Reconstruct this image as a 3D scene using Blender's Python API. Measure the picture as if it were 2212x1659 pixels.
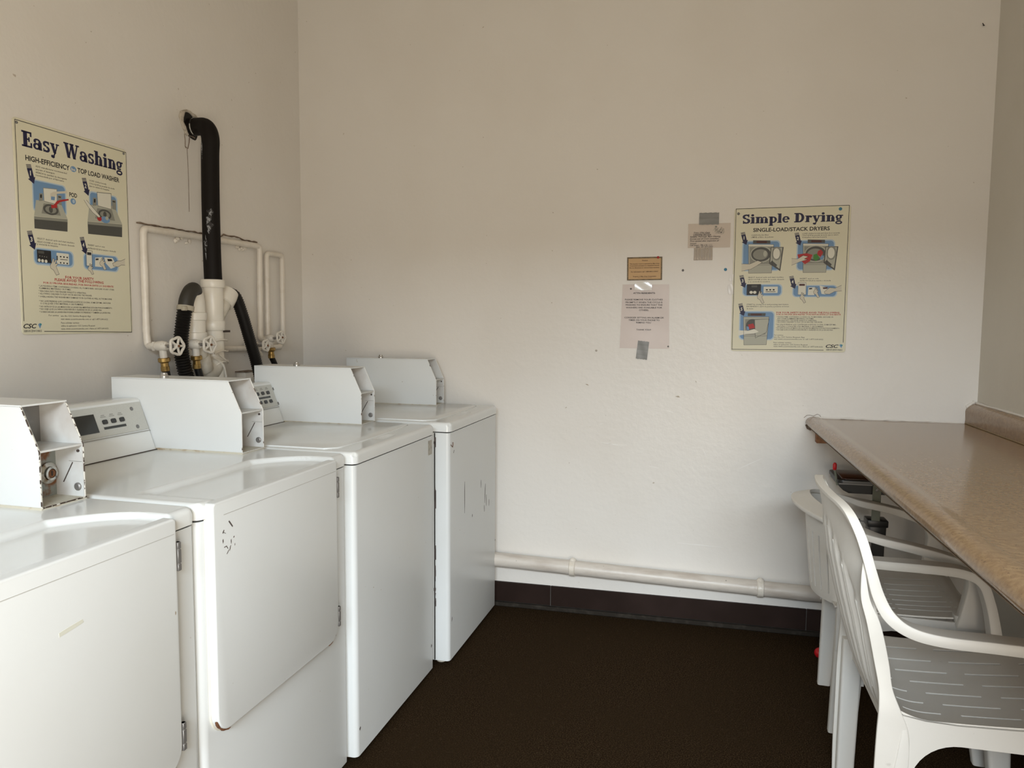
import bpy, bmesh, math, random
from mathutils import Vector, Matrix
random.seed(7)
R = math.radians
for o in list(bpy.data.objects): bpy.data.objects.remove(o)
SC = bpy.context.scene
COL = SC.collection

# ------------------------------------------------------------------ camera
cam_d = bpy.data.cameras.new('camera'); cam = bpy.data.objects.new('camera', cam_d); COL.objects.link(cam)
FOCAL = 1635.0; YAW, PITCH, ROLL = R(-13.67), R(4.78), R(0.4)
cam_d.sensor_fit = 'HORIZONTAL'; cam_d.sensor_width = 36.0; cam_d.lens = FOCAL / 2212.0 * 36.0
cam_d.clip_start = 0.02; cam_d.clip_end = 200
cy, sy = math.cos(YAW), math.sin(YAW)
Fw = Vector((sy, cy, 0)); Rr = Vector((cy, -sy, 0)); Up = Vector((0, 0, 1))
cp, sp = math.cos(PITCH), math.sin(PITCH)
F2 = Fw * cp - Up * sp; U2 = Fw * sp + Up * cp
cr, sr = math.cos(ROLL), math.sin(ROLL)
R2 = Rr * cr + U2 * sr; U3 = U2 * cr - Rr * sr
cam.matrix_world = Matrix(((R2.x, U3.x, -F2.x, 1.891), (R2.y, U3.y, -F2.y, -3.396), (R2.z, U3.z, -F2.z, 1.345), (0, 0, 0, 1)))
SC.camera = cam

# ------------------------------------------------------------------ view, sky, daylight
SC.view_settings.view_transform = 'Standard'; SC.view_settings.look = 'None'
SC.view_settings.gamma = 1.0; SC.view_settings.use_curve_mapping = False
SC.view_settings.exposure = 0.0
W = bpy.data.worlds.new('daylight'); SC.world = W; W.use_nodes = True
wn = W.node_tree.nodes; wl = W.node_tree.links
bg = wn['Background']; bg.inputs['Color'].default_value = (0.80, 0.86, 1.0, 1); bg.inputs['Strength'].default_value = 1.0

def area(name, loc, target, sx, sz, power, color, spread=180):
    d = bpy.data.lights.new(name, 'AREA'); d.shape = 'RECTANGLE'; d.size = sx; d.size_y = sz
    d.energy = power; d.color = color; d.spread = R(spread)
    o = bpy.data.objects.new(name, d); COL.objects.link(o); o.location = loc
    o.rotation_euler = (Vector(target) - Vector(loc)).to_track_quat('-Z', 'Y').to_euler()
    return o
# overcast sky seen through the open doorway behind the camera, and the light thrown up by the pavement outside
area('sky_through_doorway', (2.15, -6.2, 2.72), (1.4, -0.6, 1.0), 2.5, 0.8, 350, (0.82, 0.925, 1.0))
area('daylight_in_doorway', (2.55, -4.30, 0.95), (0.1, -2.2, 2.7), 0.9, 1.7, 52, (1.0, 0.86, 0.68))

# ------------------------------------------------------------------ materials
MATS = {}
def mat(name, color, rough=0.6, metal=0.0, spec=0.5, noise=None, bump=None, coat=0.0):
    """noise=(scale, second colour, low, high, detail); bump=(scale, strength, distance)"""
    if name in MATS: return MATS[name]
    m = bpy.data.materials.new(name); m.use_nodes = True; n = m.node_tree.nodes; l = m.node_tree.links
    b = n['Principled BSDF']
    b.inputs['Base Color'].default_value = (*color, 1); b.inputs['Roughness'].default_value = rough
    b.inputs['Metallic'].default_value = metal; b.inputs['Specular IOR Level'].default_value = spec
    b.inputs['Coat Weight'].default_value = coat
    tc = n.new('ShaderNodeTexCoord')
    if noise:
        layers = noise if isinstance(noise, list) else [noise]
        prev = None
        for (sc, c2, lo, hi, det) in layers:
            t = n.new('ShaderNodeTexNoise'); 
            if isinstance(sc, tuple):
                mp = n.new('ShaderNodeMapping'); mp.inputs['Scale'].default_value = sc; l.new(tc.outputs['Object'], mp.inputs['Vector']); l.new(mp.outputs[0], t.inputs['Vector']); t.inputs['Scale'].default_value = 1
            else:
                t.inputs['Scale'].default_value = sc; l.new(tc.outputs['Object'], t.inputs['Vector'])
            t.inputs['Detail'].default_value = det
            r = n.new('ShaderNodeMapRange'); r.inputs['From Min'].default_value = lo; r.inputs['From Max'].default_value = hi
            l.new(t.outputs['Fac'], r.inputs['Value'])
            mx = n.new('ShaderNodeMix'); mx.data_type = 'RGBA'
            if prev is None: mx.inputs[6].default_value = (*color, 1)
            else: l.new(prev, mx.inputs[6])
            mx.inputs[7].default_value = (*c2, 1); l.new(r.outputs[0], mx.inputs[0]); prev = mx.outputs[2]
        l.new(prev, b.inputs['Base Color'])
    if bump:
        t = n.new('ShaderNodeTexNoise'); t.inputs['Scale'].default_value = bump[0]; t.inputs['Detail'].default_value = 3
        l.new(tc.outputs['Object'], t.inputs['Vector'])
        bp = n.new('ShaderNodeBump'); bp.inputs['Strength'].default_value = bump[1]; bp.inputs['Distance'].default_value = bump[2]
        l.new(t.outputs['Fac'], bp.inputs['Height']); l.new(bp.outputs[0], b.inputs['Normal'])
    MATS[name] = m; return m

def srgb(r, g, b):
    f = lambda c: (c / 255 / 12.92) if c / 255 <= 0.04045 else ((c / 255 + 0.055) / 1.055) ** 2.4
    return (f(r), f(g), f(b))

wall_m = mat('painted_wall', (0.78, 0.752, 0.708), 0.36, spec=0.45, noise=[(2.2, (0.755, 0.722, 0.672), 0.45, 0.7, 3), (55, (0.52, 0.47, 0.40), 0.775, 0.81, 1)], bump=(34, 0.28, 0.004))
wall_r = mat('painted_wall_shaded', (0.70, 0.67, 0.60), 0.5, spec=0.35, noise=(3, (0.67, 0.64, 0.565), 0.4, 0.7, 3), bump=(34, 0.25, 0.004))  # darker copy of the wall paint; right wall's grazing-light shade is in the colour
ceil_m = mat('ceiling_paint', (0.74, 0.70, 0.63), 0.8)
outside_m = mat('pavement', (0.5, 0.45, 0.38), 0.9)
carpet_m = mat('brown_carpet', (0.018, 0.0095, 0.0035), 1.0, spec=0.05, noise=[(260, (0.075, 0.049, 0.025), 0.47, 0.68, 2), (2.0, (0.030, 0.018, 0.008), 0.45, 0.8, 4), (60, (0.060, 0.041, 0.024), 0.62, 0.85, 3)], bump=(380, 0.9, 0.006))
tile_m = mat('dark_brown_tile', (0.017, 0.0085, 0.006), 0.5, spec=0.2, noise=(5, (0.027, 0.015, 0.012), 0.4, 0.7, 4))
grout_m = mat('grey_grout', (0.11, 0.10, 0.09), 0.9)
strip_m = mat('carpet_edge_strip', (0.026, 0.022, 0.018), 0.9, spec=0.1, noise=(30, (0.05, 0.044, 0.036), 0.5, 0.8, 3))
enamel = mat('white_enamel', (0.74, 0.765, 0.765), 0.14, spec=0.5, noise=(3.0, (0.71, 0.73, 0.725), 0.5, 0.75, 4))
enamel_side = mat('white_enamel_panel', (0.70, 0.725, 0.73), 0.28, spec=0.45, noise=[(2.5, (0.68, 0.70, 0.695), 0.45, 0.75, 4), (70, (0.35, 0.28, 0.2), 0.80, 0.84, 1)])
enamel_cream = mat('yellowed_enamel', (0.74, 0.71, 0.62), 0.4, noise=(9, (0.62, 0.57, 0.46), 0.5, 0.8, 4))
inner_white = mat('worn_white_inside', (0.62, 0.63, 0.62), 0.45, noise=[(9, (0.50, 0.47, 0.44), 0.5, 0.7, 4), (26, (0.24, 0.15, 0.09), 0.70, 0.76, 4)])
inner_grey = mat('bare_grey_steel', (0.24, 0.235, 0.23), 0.42, metal=0.4, noise=(14, (0.42, 0.41, 0.40), 0.5, 0.72, 4))
rust = mat('rust', (0.20, 0.085, 0.035), 0.85, noise=(40, (0.09, 0.035, 0.015), 0.4, 0.7, 4))
rusty_plate = mat('rusty_steel_plate', (0.27, 0.29, 0.27), 0.45, metal=0.3, noise=(20, (0.20, 0.085, 0.035), 0.48, 0.55, 4))
trim_cream = mat('cream_gasket', (0.56, 0.53, 0.44), 0.6, noise=(40, (0.34, 0.24, 0.14), 0.55, 0.75, 3))
chip_dark = mat('chipped_edge', (0.05, 0.035, 0.028), 0.8)
chip_lock = mat('chipped_white_rim', (0.66, 0.64, 0.58), 0.6, noise=(75, (0.05, 0.03, 0.02), 0.49, 0.53, 3))
chip_rim = mat('lightly_chipped_rim', (0.68, 0.68, 0.66), 0.6, noise=(60, (0.09, 0.05, 0.03), 0.60, 0.64, 3))
black_gap = mat('dark_seam', (0.03, 0.028, 0.025), 0.8)
steel = mat('steel', (0.48, 0.47, 0.45), 0.35, metal=0.8)
steel_dull = mat('dull_steel', (0.26, 0.25, 0.24), 0.5, metal=0.6)
chrome = mat('chrome', (0.55, 0.54, 0.50), 0.2, metal=1.0, noise=(60, (0.25, 0.16, 0.10), 0.5, 0.7, 3))
panel_face = mat('grey_speckled_panel', (0.52, 0.53, 0.50), 0.4, noise=(300, (0.48, 0.485, 0.46), 0.4, 0.8, 2))
black_plastic = mat('black_plastic', (0.018, 0.018, 0.018), 0.3)
display_m = mat('dark_display', (0.022, 0.024, 0.022), 0.2)
label_grey = mat('grey_printed_mark', (0.32, 0.32, 0.30), 0.6)
pvc = mat('white_pvc_pipe', (0.74, 0.70, 0.62), 0.32, noise=(7, (0.66, 0.61, 0.52), 0.5, 0.75, 4))
pvc_dirty = mat('grimy_pvc', (0.62, 0.58, 0.50), 0.5, noise=(12, (0.42, 0.38, 0.31), 0.5, 0.7, 4))
painted_pipe = mat('painted_copper_pipe', (0.76, 0.71, 0.63), 0.35, noise=(16, (0.66, 0.60, 0.51), 0.5, 0.75, 4), bump=(60, 0.4, 0.004))
old_pipe = mat('painted_drain_pipe', (0.64, 0.59, 0.53), 0.38, noise=[((6, 30, 30), (0.52, 0.46, 0.40), 0.5, 0.7, 4), (60, (0.30, 0.27, 0.24), 0.74, 0.80, 2)], bump=(40, 0.4, 0.004))
rubber = mat('black_rubber', (0.007, 0.006, 0.005), 0.45, spec=0.3)
rubber_tall = mat('black_corrugated_pipe', (0.007, 0.005, 0.004), 0.65, spec=0.2, noise=((22, 22, 9), (0.42, 0.44, 0.45), 0.70, 0.73, 4))
brass = mat('brass', (0.42, 0.28, 0.10), 0.35, metal=0.9, noise=(60, (0.22, 0.14, 0.05), 0.5, 0.7, 3))
valve_paint = mat('painted_valve', (0.66, 0.62, 0.55), 0.45, noise=(60, (0.22, 0.17, 0.12), 0.62, 0.70, 3))
hole_m = mat('dark_wall_hole', (0.01, 0.008, 0.006), 0.9)
plaster = mat('crumbled_plaster', (0.52, 0.47, 0.40), 0.9, noise=(60, (0.32, 0.28, 0.22), 0.45, 0.7, 3))
stain_m = mat('wall_stain', (0.16, 0.11, 0.08), 0.9, noise=(60, (0.30, 0.24, 0.18), 0.4, 0.7, 3))
laminate = mat('brown_granite_laminate', (0.27, 0.170, 0.090), 0.17, spec=0.5, noise=[(95, (0.38, 0.255, 0.138), 0.38, 0.70, 4), (190, (0.15, 0.090, 0.048), 0.58, 0.74, 3), (14, (0.30, 0.20, 0.115), 0.5, 0.75, 3)])
wood_m = mat('orange_wood', (0.35, 0.15, 0.05), 0.5, noise=((60, 4, 60), (0.2, 0.07, 0.025), 0.45, 0.7, 3))
chair_m = mat('white_plastic', (0.72, 0.70, 0.655), 0.45, noise=[(6, (0.66, 0.635, 0.58), 0.5, 0.8, 4), (32, (0.50, 0.47, 0.43), 0.73, 0.82, 4)])
chair_edge = mat('white_plastic_leg', (0.72, 0.705, 0.665), 0.45, noise=(40, (0.42, 0.39, 0.35), 0.76, 0.84, 3))
black_steel = mat('black_steel', (0.008, 0.008, 0.008), 0.35)
red_plastic = mat('red_plastic', (0.55, 0.01, 0.015), 0.4)
grey_green = mat('grey_green_steel', (0.17, 0.18, 0.14), 0.5, metal=0.2)
sheen_brown = mat('brown_vinyl', (0.06, 0.012, 0.006), 0.22, noise=(9, (0.03, 0.008, 0.004), 0.4, 0.7, 4))
P = {k: mat('print_' + k, v, 0.55) for k, v in dict(
    cream=srgb(222, 218, 194), ink=(0.012, 0.011, 0.013), ink_grey=(0.07, 0.065, 0.065), navy=(0.012, 0.012, 0.055),
    blue=srgb(112, 148, 186), blue_pale=srgb(176, 196, 212), grey_light=srgb(176, 176, 162), grey_mid=srgb(138, 138, 128), grey_dark=srgb(78, 78, 74),
    paper_white=srgb(222, 220, 206), skin=srgb(208, 202, 184), red=(0.42, 0.02, 0.02), maroon=(0.07, 0.015, 0.012), green=(0.05, 0.22, 0.03),
    teal=srgb(40, 140, 150), brown_ink=(0.10, 0.045, 0.015)).items()}
paper_m = mat('letter_paper', srgb(214, 202, 196), 0.35, spec=0.5, noise=(5, srgb(206, 193, 186), 0.4, 0.7, 3))
tan_paper = mat('tan_placard', srgb(196, 160, 112), 0.5)
tan_edge = mat('brown_placard_edge', srgb(120, 100, 66), 0.5, noise=(120, srgb(90, 74, 46), 0.4, 0.6, 3))
flyer_paper = mat('flyer_paper', srgb(206, 194, 182), 0.5)
duct = mat('grey_duct_tape', (0.20, 0.20, 0.19), 0.4, noise=((8, 8, 60), (0.27, 0.27, 0.26), 0.4, 0.7, 3))
clear_tape = mat('clear_tape', (0.80, 0.77, 0.72), 0.12, spec=0.7)
blue_pin = mat('blue_pin', (0.05, 0.22, 0.36), 0.4)
grey_pin = mat('grey_pin', (0.20, 0.20, 0.20), 0.3, metal=0.5)

# ------------------------------------------------------------------ helpers
def link(name, me, mats, parent=None, smooth=40):
    for m in (mats if isinstance(mats, (list, tuple)) else [mats]): me.materials.append(m)
    if smooth is not None:
        me.polygons.foreach_set('use_smooth', [True] * len(me.polygons))
        try: me.set_sharp_from_angle(angle=R(smooth))
        except Exception: pass
    o = bpy.data.objects.new(name, me); COL.objects.link(o)
    if parent: o.parent = parent
    return o
def obj(name, bm, mats, parent=None, smooth=40, recalc=True):
    if recalc: bmesh.ops.recalc_face_normals(bm, faces=bm.faces)
    me = bpy.data.meshes.new(name); bm.to_mesh(me); bm.free()
    return link(name, me, mats, parent, smooth)
def thing(name, label, cat, loc=(0, 0, 0), rz=0.0, group=None):
    o = bpy.data.objects.new(name, None); COL.objects.link(o); o.empty_display_size = 0.05
    o.location = loc; o.rotation_euler = (0, 0, rz); o['label'] = label; o['category'] = cat
    if group: o['group'] = group
    return o
def tag(o, label, cat, group=None):
    o['label'] = label; o['category'] = cat
    if group: o['group'] = group
    return o
def struct(o): o['kind'] = 'structure'; return o

def add_box(bm, lo, hi, bev=0.0, seg=2, mi=0, M=None):
    lo = Vector(lo); hi = Vector(hi)
    r = bmesh.ops.create_cube(bm, size=1.0)
    vs = r['verts']
    for v in vs: v.co = Vector(((lo.x + hi.x) / 2 + v.co.x * (hi.x - lo.x), (lo.y + hi.y) / 2 + v.co.y * (hi.y - lo.y), (lo.z + hi.z) / 2 + v.co.z * (hi.z - lo.z)))
    fs = {f for v in vs for f in v.link_faces}
    if bev > 0:
        es = list({e for v in vs for e in v.link_edges})
        rr = bmesh.ops.bevel(bm, geom=es, offset=bev, segments=seg, profile=0.5, affect='EDGES')
        fs = {f for v in rr['verts'] for f in v.link_faces} | {f for f in fs if f.is_valid}
    for f in fs:
        if f.is_valid: f.material_index = mi
    if M is not None:
        for v in {v for f in fs if f.is_valid for v in f.verts}: v.co = M @ v.co
    return fs
def add_prism(bm, pts, a, b, fn, mi=0, bev=0.0, seg=2):
    """outline pts (2D) extruded from a to b; fn(p, q, t) -> 3D"""
    A = [bm.verts.new(fn(p[0], p[1], a)) for p in pts]; B = [bm.verts.new(fn(p[0], p[1], b)) for p in pts]
    n = len(pts); fs = [bm.faces.new(A[::-1]), bm.faces.new(B)]
    for i in range(n): fs.append(bm.faces.new((A[i], A[(i + 1) % n], B[(i + 1) % n], B[i])))
    bmesh.ops.recalc_face_normals(bm, faces=fs)
    if bev > 0:
        es = [e for e in fs[1].edges]
        rr = bmesh.ops.bevel(bm, geom=es, offset=bev, segments=seg, profile=0.5, affect='EDGES')
        fs = [f for f in fs if f.is_valid] + rr['faces']
    for f in fs:
        if f.is_valid: f.material_index = mi
    return fs
def rounded(x0, y0, x1, y1, rad, n=6):
    """rad: one radius or four (bl, br, tr, tl)"""
    if not isinstance(rad, (list, tuple)): rad = [rad] * 4
    out = []
    for (cx, cy_, a0), r in zip(((x0, y0, 180), (x1, y0, 270), (x1, y1, 0), (x0, y1, 90)), rad):
        if r <= 0: out.append((cx, cy_)); continue
        ox = cx + (r if cx == x0 else -r); oy = cy_ + (r if cy_ == y0 else -r)
        for i in range(n + 1):
            a = R(a0 + 90 * i / n); out.append((ox + r * math.cos(a), oy + r * math.sin(a)))
    return out
def catmull(pts, n=8, closed=False):
    P_ = [Vector(p) for p in pts]; out = []; N = len(P_)
    rng = range(N if closed else N - 1)
    for i in rng:
        if closed: p0, p1, p2, p3 = P_[(i - 1) % N], P_[i], P_[(i + 1) % N], P_[(i + 2) % N]
        else: p0, p1, p2, p3 = P_[max(i - 1, 0)], P_[i], P_[i + 1], P_[min(i + 2, N - 1)]
        for k in range(n):
            t = k / n
            out.append(0.5 * ((2 * p1) + (p2 - p0) * t + (2 * p0 - 5 * p1 + 4 * p2 - p3) * t * t + (3 * p1 - p0 - 3 * p2 + p3) * t ** 3))
    if not closed: out.append(P_[-1])
    return out
def add_tube(bm, path, rad, n=14, cap=True, mi=0, closed=False):
    """rad: number or function(i, total)"""
    path = [Vector(p) for p in path]; N = len(path); rings = []
    t0 = (path[1] - path[0]).normalized(); ref = Vector((0, 0, 1)) if abs(t0.z) < 0.9 else Vector((1, 0, 0))
    u = t0.cross(ref).normalized()
    for i, p in enumerate(path):
        if closed: t = (path[(i + 1) % N] - path[i - 1]).normalized()
        else: t = (path[min(i + 1, N - 1)] - path[max(i - 1, 0)]).normalized()
        u = (u - t * u.dot(t)).normalized(); w = t.cross(u)
        r = rad(i, N) if callable(rad) else rad
        rings.append([bm.verts.new(p + (u * math.cos(2 * math.pi * k / n) + w * math.sin(2 * math.pi * k / n)) * r) for k in range(n)])
    for i in range(N if closed else N - 1):
        a, b = rings[i], rings[(i + 1) % N]
        for k in range(n): bm.faces.new((a[k], a[(k + 1) % n], b[(k + 1) % n], b[k])).material_index = mi
    if cap and not closed:
        bm.faces.new(rings[0][::-1]).material_index = mi; bm.faces.new(rings[-1]).material_index = mi
def add_cyl(bm, a, b, r, n=20, mi=0, r2=None):
    add_tube(bm, [Vector(a), Vector(a) + (Vector(b) - Vector(a)) * 0.5, Vector(b)], (lambda i, N: r + ((r2 if r2 is not None else r) - r) * i / (N - 1)), n, mi=mi)
def add_lathe(bm, prof, M, n=24, mi=0):
    """prof: (radius, height) about local z, M places it"""
    rings = [[bm.verts.new(M @ Vector((r * math.cos(2 * math.pi * k / n), r * math.sin(2 * math.pi * k / n), h))) for k in range(n)] for r, h in prof]
    for a, b in zip(rings, rings[1:]):
        for k in range(n): bm.faces.new((a[k], a[(k + 1) % n], b[(k + 1) % n], b[k])).material_index = mi
    bm.faces.new(rings[0][::-1]).material_index = mi; bm.faces.new(rings[-1]).material_index = mi
def loft(bm, secs, cap=True, mi=0):
    rings = [[bm.verts.new(p) for p in s] for s in secs]; n = len(secs[0])
    for a, b in zip(rings, rings[1:]):
        for k in range(n): bm.faces.new((a[k], a[(k + 1) % n], b[(k + 1) % n], b[k])).material_index = mi
    if cap: bm.faces.new(rings[0][::-1]).material_index = mi; bm.faces.new(rings[-1]).material_index = mi
def band(bm, ctrl, n=7, rnd=0.35, mi=0):
    """ctrl: list of (centre, width vector (half), thickness vector (half)); a smooth strap with rounded edges"""
    C_ = catmull([c[0] for c in ctrl], n); Wd = catmull([c[1] for c in ctrl], n); Tk = catmull([c[2] for c in ctrl], n)
    prof = []
    for sx, sy_ in ((1, 1), (-1, 1), (-1, -1), (1, -1)):
        a0 = {(1, 1): 0, (-1, 1): 90, (-1, -1): 180, (1, -1): 270}[(sx, sy_)]
        for k in range(4):
            a = R(a0 + 30 * k); prof.append((sx * (1 - rnd * 0.5) + rnd * 0.5 * math.cos(a), sy_ * (1 - rnd) + rnd * math.sin(a)))
    loft(bm, [[c + w * px + t * py for px, py in prof] for c, w, t in zip(C_, Wd, Tk)], mi=mi)
XZ = lambda p, q, t: Vector((p, t, q))
YZ = lambda p, q, t: Vector((t, p, q))
XY = lambda p, q, t: Vector((p, q, t))

# ------------------------------------------------------------------ the room
W_ = 3.0; H_ = 3.0; YF = -4.2
bm = bmesh.new(); add_box(bm, (-0.15, YF - 0.15, -0.1), (W_ + 0.25, 0.15, 0)); struct(obj('floor', bm, carpet_m))
bm = bmesh.new(); add_box(bm, (-0.15, YF - 0.15, H_), (W_ + 0.25, 0.15, H_ + 0.1)); struct(obj('ceiling', bm, ceil_m))
bm = bmesh.new(); add_box(bm, (-0.15, YF - 0.15, 0), (0, 0.15, H_)); struct(obj('wall_left', bm, wall_m))
bm = bmesh.new(); add_box(bm, (0, 0, 0), (W_ + 0.25, 0.15, H_)); wb = struct(obj('wall_back', bm, wall_m))
scratch_m = mat('bare_scratch', (0.86, 0.85, 0.83), 0.6); smudge_m = mat('brown_smudge', (0.36, 0.30, 0.22), 0.8, noise=(60, (0.6, 0.55, 0.48), 0.45, 0.6, 3))
def marks(name, lst, m, fy=-1):
    bm = bmesh.new()
    for x0, z0, x1, z1, w in lst:
        L_ = math.hypot(x1 - x0, z1 - z0) or 1e-4; nx, nz = -(z1 - z0) / L_ * w, (x1 - x0) / L_ * w
        add_prism(bm, [(x0, z0), ((x0 + x1) / 2 + nx, (z0 + z1) / 2 + nz), (x1, z1), ((x0 + x1) / 2 - nx * .4, (z0 + z1) / 2 - nz * .4)], 0.0005, -0.0006, XZ)
    return obj(name, bm, m, wb, None)
marks('scratch', [(1.480, .80, 1.575, .785, .0015), (1.495, .795, 1.60, .79, .001), (1.765, .955, 1.80, .945, .0015), (2.085, .71, 2.18, .76, .001), (1.93, .79, 1.945, .755, .0012), (1.54, 1.135, 1.72, 1.132, .0006), (1.83, .36, 2.03, .355, .0012), (1.47, .88, 1.49, .885, .001), (1.70, .70, 1.74, .695, .0008)], scratch_m)
marks('smudge', [(1.806, 1.018, 1.828, 1.014, .006), (1.405, 1.062, 1.425, 1.055, .003), (2.30, .62, 2.303, .618, .002), (1.89, 1.09, 1.895, 1.08, .002), (2.44, 1.24, 2.445, 1.235, .003)], smudge_m)
bm = bmesh.new(); add_box(bm, (0, YF - 0.3, 0), (0.15, 0, H_)); o = struct(obj('wall_right', bm, wall_r)); o.location = (2.998, 0, 0); o.rotation_euler = (0, 0, R(0.6))
DX0, DX1, DZ = 1.15, 2.95, 2.14
bm = bmesh.new()
add_box(bm, (0, YF - 0.15, 0), (DX0, YF, H_)); add_box(bm, (DX1, YF - 0.15, 0), (W_ + 0.2, YF, H_)); add_box(bm, (DX0, YF - 0.15, DZ), (DX1, YF, H_))
struct(obj('wall_front', bm, wall_m))
bm = bmesh.new(); add_box(bm, (-6, -16, -0.12), (9, YF - 0.15, -0.02)); struct(obj('pavement_outside', bm, outside_m))  # unseen pavement slab outside the doorway
# tiled baseboard on the back wall, tiles split at the joints
bm = bmesh.new()
for a, b in ((0.02, 0.135), (0.137, 1.258), (1.261, 2.381), (2.384, 2.985)):
    add_box(bm, (a, -0.012, 0.02), (b, 0.0, 0.113), 0.0015, 1)
add_box(bm, (0.02, -0.008, 0.0), (2.985, 0.0, 0.111), mi=1); add_box(bm, (0.02, -0.03, 0.0), (2.985, -0.008, 0.02), 0.004, 1, mi=2)
struct(obj('baseboard_back', bm, [tile_m, grout_m, strip_m]))
bm = bmesh.new(); add_box(bm, (2.985, -3.6, 0.0), (2.998, -0.012, 0.11), 0.002, 1); struct(obj('baseboard_right', bm, tile_m))
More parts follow.
